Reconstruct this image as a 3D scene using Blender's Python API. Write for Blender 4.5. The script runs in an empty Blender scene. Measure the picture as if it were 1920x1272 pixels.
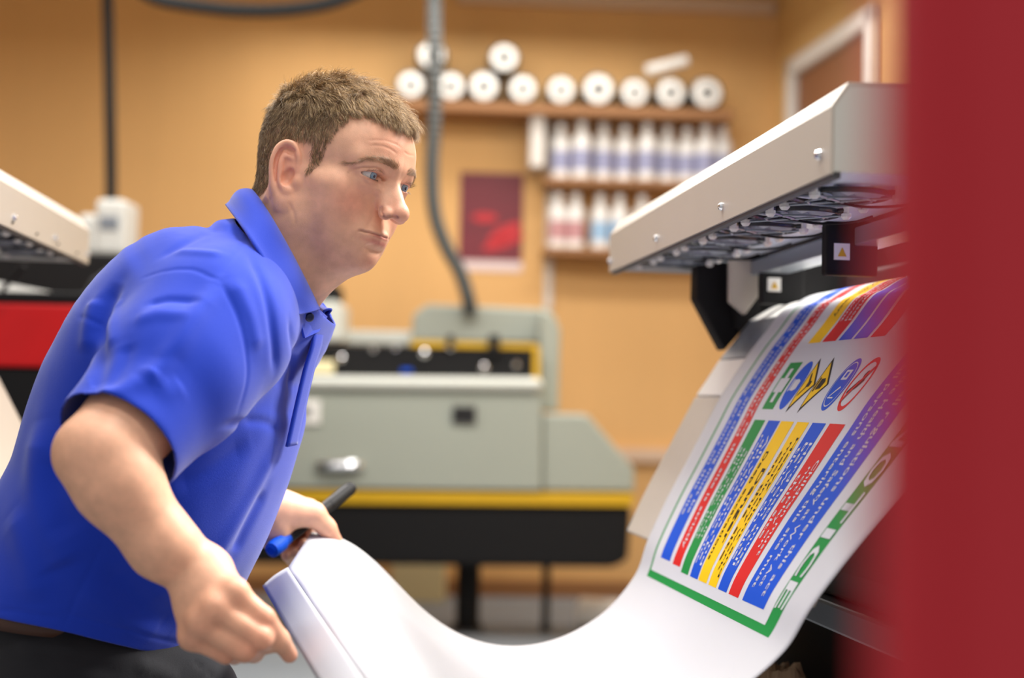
import bpy, bmesh, math, random
import numpy as np
from mathutils import Vector, Matrix, noise as mnoise

random.seed(7); rng = np.random.default_rng(7)
SC = bpy.context.scene
COL = SC.collection

# ------------------------------------------------------------------ camera
F = 2667.0                      # focal length in pixels of the 1920 px wide frame (50 mm lens)
CAMZ = 1.07
_p = math.radians(2.45); _r = math.radians(1.2)
FWD = np.array([0, math.cos(_p), math.sin(_p)])
_R0 = np.array([1.0, 0, 0]); _U0 = np.array([0, -math.sin(_p), math.cos(_p)])
RIGHT = math.cos(_r)*_R0 + math.sin(_r)*_U0
UP = -math.sin(_r)*_R0 + math.cos(_r)*_U0
CAM = np.array([0, 0, CAMZ])
cd = bpy.data.cameras.new('camera'); cam = bpy.data.objects.new('camera', cd); COL.objects.link(cam)
M = Matrix(((RIGHT[0], UP[0], -FWD[0], 0), (RIGHT[1], UP[1], -FWD[1], 0), (RIGHT[2], UP[2], -FWD[2], CAMZ), (0, 0, 0, 1)))
cam.matrix_world = M
cd.sensor_width = 36; cd.lens = F*36/1920; cd.clip_start = 0.05
cd.dof.use_dof = True; cd.dof.focus_distance = 1.66; cd.dof.aperture_fstop = 2.3
SC.camera = cam

# ------------------------------------------------------------------ view, world, lights
SC.view_settings.view_transform = 'Standard'; SC.view_settings.look = 'None'
SC.view_settings.gamma = 1; SC.view_settings.use_curve_mapping = False
SC.view_settings.exposure = 0.0
w = bpy.data.worlds.new('world'); SC.world = w; w.use_nodes = True
w.node_tree.nodes['Background'].inputs[0].default_value = (1.0, 0.98, 0.96, 1)
w.node_tree.nodes['Background'].inputs[1].default_value = 0.50
def area(name, loc, size, power, target=None, col=(1, .97, .93)):
    l = bpy.data.lights.new(name, 'AREA'); l.shape = 'RECTANGLE'; l.size, l.size_y = size; l.energy = power; l.color = col
    o = bpy.data.objects.new(name, l); o.location = loc; COL.objects.link(o)
    if target is not None:
        o.rotation_euler = (Vector(target)-Vector(loc)).to_track_quat('-Z', 'Y').to_euler()
    return o
area('fluorescent_or_fill_light', (0.09, 1.80, 2.85), (1.3, .30), 46, (0.09, 1.80, 0)).rotation_euler = (0, 0, math.radians(98.7))
area('fluorescent_or_fill_light', (0.0, 0.3, 2.9), (1.4, .5), 17)  # unseen fill lamp, added to brighten what faces the camera
area('fluorescent_or_fill_light', (-1.1, 1.9, 2.9), (1.2, .5), 14)
area('fluorescent_or_fill_light', (1.5, 2.5, 2.9), (.9, .4), 27, (.60, 1.9, 1.2)).data.spread = math.radians(62)
area('fluorescent_or_fill_light', (0.0, 4.4, 3.0), (2.6, .5), 95)
area('fluorescent_or_fill_light', (-2.4, 5.0, 3.0), (2.0, .5), 42)
area('fluorescent_or_fill_light', (0.4, 6.2, 3.0), (2.2, .4), 36)
area('fluorescent_or_fill_light', (-0.2, 7.15, 3.1), (2.4, .3), 22)  # unseen lamp, added to brighten the floor behind the flatbed printer

# ------------------------------------------------------------------ geometry helpers
def ray(u, v): return (u-960)/F*RIGHT + (636-v)/F*UP + FWD
def at(u, v, d): return CAM + d*ray(u, v)
def V(p): return Vector((float(p[0]), float(p[1]), float(p[2])))
AX = np.array([-0.151, 0.98853, 0.0])          # long axis of the two roll printers (pointing away)
CX = np.array([0.98853, 0.151, 0.0])           # across the aisle, to the right
ZX = np.array([0, 0, 1.0])
SKEW = [0.0]
def acz(a, c, z): return a*AX + (c+SKEW[0]*(a-1.8))*CX + z*ZX
def on_a(u, v, A):
    k = ray(u, v); t = (A - CAM@AX)/(k@AX); P = CAM+t*k
    return P@CX, P[2]
WP = at(960, 636, 7.8); WN = np.array([0.06, -1.0, 0]); WN /= np.linalg.norm(WN); WD = np.array([1, .06, 0]); WD /= np.linalg.norm(WD)
def wall(u, v, off=0.0):
    k = ray(u, v); q = WP + WN*off; t = ((q-CAM)@WN)/(k@WN); return CAM+t*k

def lin(c):
    return tuple(((x/255)/12.92 if x/255 <= .04045 else ((x/255+.055)/1.055)**2.4) for x in c)
def mat(name, rgb, rough=.5, metal=0.0, var=0.0, scale=20, bump=0.0, bscale=200, coat=0.0, spec=.5, stretch=(1, 1, 1), sheen=0.0):
    m = bpy.data.materials.new(name); m.use_nodes = True
    nt = m.node_tree; b = nt.nodes['Principled BSDF']; c = lin(rgb)
    b.inputs['Base Color'].default_value = (*c, 1); b.inputs['Roughness'].default_value = rough; b.inputs['Metallic'].default_value = metal
    b.inputs['Coat Weight'].default_value = coat; b.inputs['Specular IOR Level'].default_value = spec
    if sheen: b.inputs['Sheen Weight'].default_value = sheen
    if var or bump:
        tc = nt.nodes.new('ShaderNodeTexCoord'); mp = nt.nodes.new('ShaderNodeMapping'); mp.inputs['Scale'].default_value = stretch
        nt.links.new(tc.outputs['Object'], mp.inputs['Vector'])
    if var:
        n = nt.nodes.new('ShaderNodeTexNoise'); n.inputs['Scale'].default_value = scale; n.inputs['Detail'].default_value = 4
        nt.links.new(mp.outputs[0], n.inputs['Vector'])
        mx = nt.nodes.new('ShaderNodeMix'); mx.data_type = 'RGBA'
        mx.inputs[6].default_value = (*[x*(1-var) for x in c], 1); mx.inputs[7].default_value = (*[min(1, x*(1+var)) for x in c], 1)
        nt.links.new(n.outputs['Fac'], mx.inputs[0]); nt.links.new(mx.outputs[2], b.inputs['Base Color'])
    if bump:
        n2 = nt.nodes.new('ShaderNodeTexNoise'); n2.inputs['Scale'].default_value = bscale; n2.inputs['Detail'].default_value = 3
        nt.links.new(mp.outputs[0], n2.inputs['Vector'])
        bp = nt.nodes.new('ShaderNodeBump'); bp.inputs['Strength'].default_value = bump; bp.inputs['Distance'].default_value = .004
        nt.links.new(n2.outputs['Fac'], bp.inputs['Height']); nt.links.new(bp.outputs[0], b.inputs['Normal'])
    return m
def mesh_obj(name, verts, faces, m=None, parent=None, smooth=False, mats=None, fmat=None):
    me = bpy.data.meshes.new(name)
    me.from_pydata([tuple(map(float, v)) for v in verts], [], [tuple(map(int, f)) for f in faces])
    return _fin(name, me, m, parent, smooth, mats, fmat)
def _fin(name, me, m, parent, smooth, mats=None, fmat=None):
    for x in (mats or ([m] if m else [])): me.materials.append(x)
    if fmat is not None: me.polygons.foreach_set('material_index', np.asarray(fmat, np.int32))
    me.polygons.foreach_set('use_smooth', np.full(len(me.polygons), smooth))
    me.update()
    o = bpy.data.objects.new(name, me); COL.objects.link(o)
    if parent:
        o.parent = parent
        o.matrix_parent_inverse = parent_inv(parent)
    return o
def parent_inv(p):
    return Matrix.LocRotScale(p.location, p.rotation_euler, p.scale).inverted()
def bm_obj(name, bm, m=None, parent=None, smooth=False, mats=None, weld=False):
    if weld: bmesh.ops.remove_doubles(bm, verts=bm.verts, dist=1e-5)
    bmesh.ops.recalc_face_normals(bm, faces=bm.faces)
    me = bpy.data.meshes.new(name); bm.to_mesh(me); bm.free()
    fm = [p.material_index for p in me.polygons]
    return _fin(name, me, m, parent, smooth, mats, fm)
def tag(o, label=None, cat=None, group=None, kind=None):
    if label: o['label'] = label
    if cat: o['category'] = cat
    if group: o['group'] = group
    if kind: o['kind'] = kind
    return o
def empty(name, loc, label, cat, group=None):
    o = bpy.data.objects.new(name, None); o.empty_display_size = .05; o.location = V(loc); COL.objects.link(o)
    return tag(o, label, cat, group)
def add_prism(bm, pts, ext, mi=0):
    """closed prism from polygon pts swept along vector ext"""
    n = len(pts); ext = np.asarray(ext, float)
    a = [bm.verts.new(V(p)) for p in pts]; b = [bm.verts.new(V(np.asarray(p)+ext)) for p in pts]
    fs = [bm.faces.new(a), bm.faces.new(b[::-1])]
    for i in range(n): fs.append(bm.faces.new((a[i], b[i], b[(i+1) % n], a[(i+1) % n])))
    for f in fs: f.material_index = mi
    return fs
def add_box(bm, o, dx, dy, dz, mi=0):
    o = np.asarray(o, float); dx, dy, dz = [np.asarray(k, float) for k in (dx, dy, dz)]
    return add_prism(bm, [o, o+dx, o+dx+dy, o+dy], dz, mi)
def bevel(bm, w, seg=2):
    bmesh.ops.recalc_face_normals(bm, faces=bm.faces)
    es = [e for e in bm.edges if len(e.link_faces) == 2 and e.calc_face_angle(0) > .5]
    bmesh.ops.bevel(bm, geom=es, offset=w, segments=seg, affect='EDGES', profile=.5)
def frame_from(d):
    d = np.asarray(d, float); d = d/np.linalg.norm(d)
    h = np.array([0, 0, 1.0]) if abs(d[2]) < .9 else np.array([1.0, 0, 0])
    x = np.cross(h, d); x /= np.linalg.norm(x); y = np.cross(d, x)
    return x, y, d
def add_lathe(bm, base, axis, prof, n=24, mi=0):
    x, y, d = frame_from(axis); base = np.asarray(base, float); rings = []
    for (r, h) in prof:
        r = max(r, 1e-5)
        rings.append([bm.verts.new(V(base+d*h+r*(math.cos(2*math.pi*k/n)*x+math.sin(2*math.pi*k/n)*y))) for k in range(n)])
    for i in range(len(rings)-1):
        for k in range(n):
            f = bm.faces.new((rings[i][k], rings[i][(k+1) % n], rings[i+1][(k+1) % n], rings[i+1][k])); f.material_index = mi; f.smooth = True
    if prof[0][0] > 1e-4: bm.faces.new(rings[0][::-1]).material_index = mi
    if prof[-1][0] > 1e-4: bm.faces.new(rings[-1]).material_index = mi
def catmull(P, n=12):
    P = np.asarray(P, float); Q = np.vstack([2*P[0]-P[1], P, 2*P[-1]-P[-2]]); out = []
    for i in range(len(P)-1):
        p0, p1, p2, p3 = Q[i:i+4]; t = np.linspace(0, 1, n, endpoint=False)[:, None]
        out.append(.5*((2*p1)+(-p0+p2)*t+(2*p0-5*p1+4*p2-p3)*t*t+(-p0+3*p1-3*p2+p3)*t**3))
    return np.vstack(out+[P[-1:]])
def add_tube(bm, pts, r, n=12, mi=0, ridge=0.0, cap=True):
    pts = np.asarray(pts, float); m = len(pts); rr = np.full(m, r) if np.isscalar(r) else np.asarray(r, float)
    T = np.gradient(pts, axis=0); T /= np.linalg.norm(T, axis=1)[:, None]
    x, y, _ = frame_from(T[0]); rings = []
    for i in range(m):
        x = x - T[i]*(x@T[i]); x /= np.linalg.norm(x); y = np.cross(T[i], x)
        q = rr[i]*(1+ridge*(1 if i % 2 else -1))
        rings.append([bm.verts.new(V(pts[i]+q*(math.cos(2*math.pi*k/n)*x+math.sin(2*math.pi*k/n)*y))) for k in range(n)])
    for i in range(m-1):
        for k in range(n):
            f = bm.faces.new((rings[i][k], rings[i][(k+1) % n], rings[i+1][(k+1) % n], rings[i+1][k])); f.smooth = True; f.material_index = mi
    if cap: bm.faces.new(rings[0][::-1]).material_index = mi; bm.faces.new(rings[-1]).material_index = mi
def rbox(name, o, dx, dy, dz, m, parent=None, bw=.004, seg=2):
    bm = bmesh.new(); add_box(bm, o, dx, dy, dz)
    if bw: bevel(bm, bw, seg)
    return bm_obj(name, bm, m, parent)
def prism(name, pts, ext, m, parent=None, bw=0, seg=2):
    bm = bmesh.new(); add_prism(bm, pts, ext)
    if bw: bevel(bm, bw, seg)
    return bm_obj(name, bm, m, parent)
def tubeobj(name, pts, r, m, parent=None, n=12, ridge=0.0):
    bm = bmesh.new(); add_tube(bm, pts, r, n, 0, ridge); return bm_obj(name, bm, m, parent)
def lathe(name, base, axis, prof, m, parent=None, n=24):
    bm = bmesh.new(); add_lathe(bm, base, axis, prof, n); return bm_obj(name, bm, m, parent)
def copy_tree(o, parent=None):
    c = o.copy(); COL.objects.link(c)
    if parent: c.parent = parent
    for ch in list(o.children): copy_tree(ch, c)
    return c

# ------------------------------------------------------------------ materials
MT = {}
MT['wall'] = mat('tan_wall', (222, 175, 113), .75, var=.10, scale=3, stretch=(1.2, 1.2, .12), bump=.15, bscale=300)
MT['wall2'] = mat('pale_tan_wall', (226, 186, 122), .75, var=.06, scale=3, bump=.1)
MT['floor'] = mat('grey_vinyl_floor', (140, 146, 152), .9, var=.08, scale=6, spec=.1)
MT['ceil'] = mat('ceiling_white', (225, 220, 208), .8, var=.03)
MT['beige'] = mat('beige_metal', (192, 182, 168), .42, var=.02, bump=.05, bscale=900)
MT['white_metal'] = mat('white_metal', (238, 236, 230), .35, var=.02)
MT['box_white'] = mat('off_white_plastic', (196, 196, 190), .45, var=.03)
MT['pale_metal'] = mat('pale_metal', (200, 198, 188), .45, var=.02)
MT['grey_metal'] = mat('grey_metal', (128, 134, 142), .35, metal=.3, var=.05)
MT['dark_grey'] = mat('dark_grey_metal', (78, 78, 80), .5, var=.05)
MT['black'] = mat('black_plastic', (10, 9, 11), .65, var=.1, spec=.3)
MT['black_cloth'] = mat('black_cloth', (24, 20, 24), .85, var=.25, scale=12, bump=.3, bscale=60)
MT['chrome'] = mat('chrome', (225, 225, 228), .15, metal=1.0, var=.02)
MT['nylon'] = mat('white_nylon', (225, 222, 215), .35, var=.03)
MT['tray'] = mat('brushed_tray', (226, 230, 240), .4, metal=.0, var=.06, scale=30)
MT['blade'] = mat('grey_fan_blade', (176, 180, 190), .35, var=.1)
MT['fan'] = mat('black_fan', (28, 28, 32), .35, var=.1)
MT['sage'] = mat('sage_grey_paint', (158, 163, 151), .5, var=.03, scale=4)
MT['sage_light'] = mat('pale_sage_paint', (206, 209, 200), .4, var=.03, scale=4)
MT['yellow'] = mat('yellow_stripe', (206, 162, 8), .5, var=.04)
MT['red'] = mat('red_paint', (200, 4, 10), .45, var=.05)
MT['maroon_panel'] = mat('dark_red_panel', (196, 30, 44), .6, var=.16, scale=2.2, stretch=(6, 6, .5))
MT['hose'] = mat('grey_hose', (70, 73, 72), .45, var=.1)
MT['black_hose'] = mat('black_hose', (14, 14, 14), .8, var=.1)
MT['wood'] = mat('shelf_wood', (150, 104, 62), .6, var=.15, scale=4, stretch=(.5, 4, 8))
MT['poster'] = mat('maroon_poster', (112, 26, 40), .5, var=.2, scale=3, stretch=(1, 1, 5))
MT['poster_red'] = mat('poster_red', (196, 30, 40), .5, var=.15, scale=8)
MT['pink_white'] = mat('pale_paper', (228, 208, 206), .6, var=.03)
MT['bottle'] = mat('white_bottle_plastic', (232, 230, 226), .35, var=.03)
MT['lab_blue'] = mat('blue_grey_label', (150, 152, 182), .5, var=.15, scale=25)
MT['lab_red'] = mat('rose_label', (190, 140, 142), .5, var=.15, scale=25)
MT['lab_cyan'] = mat('pale_blue_label', (150, 184, 214), .5, var=.15, scale=25)
MT['wrap'] = mat('dark_film_wrap', (52, 54, 54), .25, var=.35, scale=14, bump=.5, bscale=25)
MT['core'] = mat('white_core', (246, 244, 238), .5, var=.02)
MT['vinyl'] = mat('white_vinyl', (197, 197, 200), .5, var=.008, scale=5, bump=.02, bscale=8)
MT['p_green'] = mat('print_green', (14, 134, 58), .6, var=.01, spec=.2)
MT['p_blue'] = mat('print_blue', (0, 76, 196), .6, var=.01, spec=.2)
MT['p_red'] = mat('print_red', (208, 28, 24), .6, var=.01, spec=.2)
MT['p_yellow'] = mat('print_yellow', (242, 192, 0), .6, var=.01, spec=.2)
MT['p_white'] = mat('print_white', (204, 204, 207), .6, var=.01, spec=.2)
MT['p_black'] = mat('print_black', (34, 22, 14), .6, var=.01, spec=.2)
MT['cream'] = mat('cream_box', (238, 226, 180), .7, var=.06)
MT['kraft'] = mat('brown_kraft_paper', (198, 168, 134), .7, var=.2, scale=18, bump=.4, bscale=40)
MT['trim'] = mat('pinkish_trim', (214, 186, 160), .5, var=.03)
MT['door'] = mat('brown_door', (128, 82, 50), .5, var=.1)
MT['door_white'] = mat('white_gloss', (214, 208, 200), .4, var=.03)
# ================================================================== room
def struct(name, verts, faces, m):
    o = mesh_obj(name, verts, faces, m); tag(o, kind='structure'); return o
def slab(name, o, dx, dy, dz, m):
    bm = bmesh.new(); add_box(bm, o, dx, dy, dz); q = bm_obj(name, bm, m); tag(q, kind='structure'); return q
slab('floor', (-4.5, -1.5, -.1), (8.5, 0, 0), (0, 11, 0), (0, 0, .1), MT['floor'])
wc = np.array(wall(1456, 300)); wc[2] = 0                                    # room corner
slab('wall_back', wc - WD*5.8 - WN*.0, WD*5.8, -WN*.12, (0, 0, 3.4), MT['wall'])
RW = AX.copy(); RN = -CX
slab('wall_right', wc, -RW*6.0, CX*.12, (0, 0, 3.4), MT['wall2'])
slab('wall_left', (-4.3, 1.2, 0), (0, 6.8, 0), (-.12, 0, 0), (0, 0, 3.4), MT['wall'])
slab('ceiling', (-4.4, 3.4, 3.4), (7.6, 0, 0), (0, 5.2, 0), (0, 0, .1), MT['ceil'])
# rail along the top of the back wall, dado rail low at the right
a0 = wall(860, -6, .0); a1 = wall(1450, 18, .0)
slab('trim_1', np.array([a0[0], a0[1], 0])+np.array([0, 0, a1[2]-.035]), WD*((a1-a0)@WD), WN*.05, (0, 0, .07), MT['trim'])
b0 = wall(1120, 852); b1 = wall(1450, 862)
slab('trim_2', np.array([b0[0], b0[1], b0[2]-.035]), WD*((b1-b0)@WD), WN*.05, (0, 0, .07), MT['trim'])
c0 = wall(500, 1100)
slab('baseboard_back', np.array([c0[0]-1.0, c0[1]-.06, 0]), WD*3.6, WN*.02, (0, 0, .09), MT['wood'])
# door in the right wall
def on_right(u, v):
    k = ray(u, v); t = ((wc-CAM)@RN)/(k@RN); return CAM+t*k
p_tl = on_right(1492, 118); p_tr = on_right(1660, 3)
base = np.array([p_tl[0], p_tl[1], 0]); run = np.array([p_tr[0], p_tr[1], 0])-base; L = np.linalg.norm(run); run /= L; hz = p_tl[2]
L = max(L, .9)
bm = bmesh.new(); off = RN*.015
add_box(bm, base+off*0, run*L, RN*.02, (0, 0, hz-.08))
door = bm_obj('door_1', bm, MT['door']); tag(door, kind='structure')
for nm, (s0, s1, z0, z1) in {'a': (-.0, .09, 0, hz), 'b': (L-.09, L, 0, hz), 'c': (0, L, hz-.09, hz)}.items():
    rbox('door_frame', base+run*s0+RN*.0+ZX*z0, run*(s1-s0), RN*.06, (0, 0, z1-z0), MT['door_white'], door, .01)

# ================================================================== shelf on the back wall
def wbox(name, u0, v0, u1, v1, off, dep, m, parent=None, bw=.004, back=False):
    """box whose front face spans the given picture rectangle, its back DEP behind, OFF in front of the wall"""
    p = wall(u0, v1, off); q = wall(u1, v0, off)
    wd = (q-p)@WD
    o = np.array([p[0], p[1], 0]); z0 = wall((u0+u1)/2, v1, off)[2]; z1 = wall((u0+u1)/2, v0, off)[2]
    return rbox(name, o+ZX*z0, WD*wd, -WN*dep, (0, 0, z1-z0), m, parent, bw)
SHF = .30
top_shelf = wbox('wall_shelf', 745, 196, 1376, 214, SHF, SHF-.002, MT['wood'])
tag(top_shelf, 'long brown wooden shelf carrying film rolls high on the tan wall', 'shelf')
mid_shelf = wbox('wall_shelf', 1022, 337, 1372, 350, SHF-.04, SHF-.042, MT['wood'])
tag(mid_shelf, 'brown wooden shelf under the upper row of white ink bottles', 'shelf')
low_shelf = wbox('wall_shelf', 1022, 468, 1372, 481, SHF-.04, SHF-.042, MT['wood'])
tag(low_shelf, 'lowest brown wooden shelf, with rose and blue labelled bottles', 'shelf')
up_r = wbox('shelf_upright', 1020, 216, 1042, 580, .030, .028, MT['door_white'])
tag(up_r, 'white slotted upright strip carrying the bottle shelves', 'shelf upright')
bk = wbox('shelf_bracket', 994, 216, 1022, 312, SHF-.06, SHF-.062, MT['door_white'])
tag(bk, 'white end bracket under the long shelf left of the bottles', 'bracket')
# bottles
def z_on(shelf_v, u, off):
    return wall(u, shelf_v, off)[2]
def make_bottle(lab, sx=1.0):
    r = .047; h = .285
    o = bpy.data.objects.new('ink_bottle', None); COL.objects.link(o); o.empty_display_size = .05
    lathe('bottle_body', (0, 0, 0), ZX, [(r*.9, 0), (r, .008), (r, .19), (r*.96, .205), (r*.62, .235), (r*.40, .248), (r*.40, .258)], MT['bottle'], o, 20)
    lathe('cap', (0, 0, .256), ZX, [(r*.50, 0), (r*.50, .03), (r*.44, .034)], MT['bottle'], o, 20)
    lathe('bottle_label', (0, 0, .045), ZX, [(r*1.01, 0), (r*1.012, .002), (r*1.012, .10), (r*1.01, .102)], MT[lab], o, 20)
    return o
protoB = {k: make_bottle(k) for k in ('lab_blue', 'lab_red', 'lab_cyan')}
used = set()
def put_bottle(u, vbase, off, kind, label, group, sc=1.0):
    src = protoB[kind]
    o = src if kind not in used else copy_tree(src)
    used.add(kind)
    p = wall(u, vbase, off); o.location = (p[0], p[1], 0)
    o['label'] = label; o['category'] = 'bottle'; o['group'] = group; o.scale = (sc, sc, sc)
    return o
ordn = ['first', 'second', 'third', 'fourth', 'fifth', 'sixth', 'seventh', 'eighth', 'ninth']
zt = mid_shelf.data; zmid = max(v.co.z for v in mid_shelf.data.vertices); zlow = max(v.co.z for v in low_shelf.data.vertices); ztop = max(v.co.z for v in top_shelf.data.vertices)
us = [1050, 1089, 1130, 1170, 1212, 1250, 1287, 1322, 1354]
for i, u in enumerate(us):
    lab = f'{ordn[i]} white ink bottle from the left on the upper bottle shelf' if i < 8 else 'rightmost white ink bottle on the upper bottle shelf'
    o = put_bottle(u, 335, .17+.02*math.sin(i*2.1), 'lab_blue', lab, 'white ink bottles on the upper bottle shelf', 1.10 if i % 3 else 1.04)
    o.location.z = zmid+.0005
low = [(1045, 'lab_red', 'leftmost bottle with a rose label on the lowest shelf'), (1078, 'lab_red', 'rose labelled bottle second from the left on the lowest shelf'),
       (1124, 'lab_cyan', 'pale blue labelled bottle beside the rose labelled ones on the lowest shelf'), (1160, 'lab_cyan', 'pale blue labelled bottle fourth from the left on the lowest shelf'),
       (1203, 'lab_cyan', 'pale blue labelled bottle just above the grey canopy corner')]
for i, (u, k, lab) in enumerate(low):
    o = put_bottle(u, 466, .17, k, lab, 'ink bottles on the lowest shelf', 1.03); o.location.z = zlow+.0005
# rolls lying end-on on the top shelf
def make_roll():
    o = bpy.data.objects.new('film_roll', None); COL.objects.link(o)
    bm = bmesh.new(); d = np.array([0, 1.0, 0])
    add_lathe(bm, (0, 0, 0), d, [(.066, .0), (.088, .006), (.092, .02), (.092, .225), (.085, .232), (.06, .235)], 24)
    bm_obj('wrapped_film', bm, MT['wrap'], o)
    bm = bmesh.new(); add_lathe(bm, (0, -.012, 0), d, [(.034, .05), (.034, .003), (.038, 0), (.072, .004), (.074, .012), (.074, .02)], 24)
    bm_obj('core', bm, MT['core'], o)
    return o
pr = make_roll(); first = True
rolls = [(770, 0, 'hidden partly by his hair'), (845, 0, 'just right of the hanging grey hose'), (907, 0, 'second right of the hanging grey hose'), (980, 0, 'beneath the raised roll'), (1052, 0, 'fifth from the left'),
         (1122, 0, 'sixth from the left'), (1190, 0, 'seventh from the left'), (1258, 0, 'beneath the slanting tube'), (1326, 0, 'at the right end of the shelf'), (944, 1, 'raised on top of two others'), (808, 1, 'raised on others behind the grey hose')]
for u, lvl, where in rolls:
    o = pr if first else copy_tree(pr); first = False
    p = wall(u, 170, .27); rz = math.atan2(WD[1], WD[0])
    s = .92 if lvl else (1.0 - .06*((u*7) % 3))
    o.scale = (s, 1, s); o.rotation_euler = (0, 0, rz)
    z = ztop+.092*s+.001
    if lvl: z = ztop + .092*2 + .092*s - .022
    o.location = (p[0], p[1], z)
    tag(o, f'dark wrapped film roll with white end, {where}', 'roll', 'film rolls on the long shelf')
t0 = wall(1212, 133, .22); t1 = wall(1288, 113, .22)
o = tubeobj('cardboard_tube', [t0, t0*.5+t1*.5, t1], .030, MT['core'], n=20)
tag(o, 'short white tube lying slanted on top of the film rolls', 'tube')

# ================================================================== maroon poster
p = wall(860, 488, .006); q = wall(982, 326, .006)
ww = (q-p)@WD; hh = q[2]-p[2]
po = rbox('poster', p, WD*ww, -WN*.004, (0, 0, hh), MT['poster'], None, 0)
tag(po, 'dark maroon poster with red shapes on the tan wall', 'poster')
rbox('paper_strip', p-ZX*.055, WD*ww, -WN*.004, (0, 0, .055), MT['pink_white'], po, 0)
bm = bmesh.new()
def ell(cx, cz, rx, rz, rot=0):
    pts = []
    for k in range(28):
        a = 2*math.pi*k/28; x = rx*math.cos(a); z = rz*math.sin(a)
        pts.append(p+WD*(cx*ww+x*math.cos(rot)-z*math.sin(rot))+ZX*(cz*hh+x*math.sin(rot)+z*math.cos(rot))+WN*.0015)
    add_prism(bm, pts, WN*.0008)
ell(.40, .49, .07, .026); ell(.72, .33, .10, .035, .5); ell(.70, .22, .12, .03, .35)
bm_obj('printed_shape', bm, MT['poster_red'], po)

# ================================================================== hoses
pts = [at(813, -60, 6.6), at(815, 60, 6.6), at(815, 200, 6.6), at(810, 320, 6.6), at(815, 400, 6.6), at(835, 460, 6.6), at(862, 510, 6.6), at(878, 560, 6.6), at(882, 590, 6.6)]
path = catmull(pts, 18)
o = tubeobj('grey_hose', path, .034, MT['hose'], n=14, ridge=.07)
tag(o, 'thick ribbed grey hose hanging down into the flatbed printer', 'hose')
pts = [at(200, -60, 6.2), at(203, 60, 6.2), at(206, 200, 6.2), at(208, 330, 6.2), at(208, 385, 6.2)]
o = tubeobj('black_pipe', catmull(pts, 10), .025, MT['black_hose'], n=14)
tag(o, 'straight black pipe dropping to the white box at left', 'pipe')
pts = [at(230, -45, 5.4), at(290, -4, 5.4), at(380, 13, 5.4), at(470, 20, 5.4), at(560, 16, 5.4), at(630, 2, 5.4), at(700, -30, 5.4)]
o = tubeobj('black_hose', catmull(pts, 14), .026, MT['black_hose'], n=14, ridge=.05)
tag(o, 'black hose sagging in an arc along the top edge', 'hose')

# ================================================================== sage flatbed printer behind the man
FD = 6.2
def fx(u, v, d=FD): return at(u, v, d)
def fbox(name, u0, v0, u1, v1, d, dep, m, parent, bw=.01, seg=2):
    um = (u0+u1)/2; vm = (v0+v1)/2
    x0 = at(u0, vm, d)[0]; x1 = at(u1, vm, d)[0]; z0 = at(um, v1, d)[2]; z1 = at(um, v0, d)[2]; y = at(um, vm, d)[1]
    return rbox(name, (x0, y, z0), (x1-x0, 0, 0), (0, dep, 0), (0, 0, z1-z0), m, parent, bw, seg)
def fpoly(name, pts, d, dep, m, parent, bw=.008, roll=True):
    """frontal polygon at depth d (traced outline), given real depth DEP"""
    P = [at(u, v, d) for u, v in pts]; y = np.mean([q[1] for q in P])
    P = [np.array([q[0], y, q[2]]) for q in P]
    return prism(name, P, (0, dep, 0), m, parent, bw)
g = at(860, 1065, FD)
FB = empty('flatbed_printer', (g[0], g[1]+.4, 0), 'large sage grey flatbed printer with yellow stripe behind the man', 'printer')
fpoly('front_panel', [(300, 912), (1016, 920), (1016, 735), (300, 728)], FD, .5, MT['sage'], FB)
fpoly('lid', [(300, 727), (1019, 734), (1019, 709), (300, 702)], FD-.03, .4, MT['sage_light'], FB, .03)
fpoly('end_housing', [(1018, 920), (1190, 922), (1190, 880), (1102, 778), (1018, 776)], FD+.02, .45, MT['sage'], FB, .012)
fpoly('stripe', [(300, 941), (1188, 950), (1188, 926), (300, 914)], FD+.005, .48, MT['yellow'], FB, .004)
fpoly('base', [(300, 1055), (1150, 1065), (1178, 1050), (1184, 952), (300, 943)], FD+.02, .46, MT['black'], FB, .02)
fpoly('side_column', [(1012, 770), (1047, 772), (1051, 620), (1040, 590), (1012, 580)], FD+.25, .3, MT['sage'], FB, .012)
fpoly('rear_cover', [(770, 640), (1030, 645), (1044, 605), (1030, 580), (800, 570), (774, 590)], FD+.45, .3, MT['sage'], FB, .015)
fpoly('rear_rail', [(300, 640), (775, 648), (775, 622), (300, 612)], FD+.50, .2, MT['sage_light'], FB, .01)
fpoly('gantry_bay', [(300, 706), (1006, 712), (1006, 652), (300, 642)], FD+.15, .34, MT['black'], FB, .006)
fpoly('yellow_edge', [(770, 650), (1006, 655), (1006, 645), (770, 638)], FD+.14, .03, MT['yellow'], FB, .002)
fpoly('yellow_edge', [(1000, 712), (1012, 712), (1012, 650), (1000, 650)], FD+.13, .03, MT['yellow'], FB, .002)
fpoly('hood', [(480, 640), (640, 642), (640, 572), (632, 564), (480, 560)], FD+.2, .35, MT['sage_light'], FB, .015)
fpoly('hood_cap', [(575, 562), (636, 563), (634, 534), (575, 530)], FD+.25, .2, MT['black'], FB, .015)
hb = bmesh.new()
h0 = at(598, 872, FD-.02); h1 = at(674, 873, FD-.02)
add_tube(hb, catmull([h0+np.array([0, .03, 0]), h0+np.array([.01, -.01, 0]), h0*.5+h1*.5+np.array([0, -.02, 0]), h1+np.array([-.01, -.01, 0]), h1+np.array([0, .03, 0])], 6), .022, 12)
bm_obj('handle', hb, MT['chrome'], FB)
vt = fbox('vent', 848, 762, 892, 794, FD-.012, .014, MT['dark_grey'], FB, .002)
for k in range(5):
    fbox('vent_slat', 850, 764.5+k*6, 890, 767+k*6, FD-.018, .008, MT['black'], vt, 0)
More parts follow.
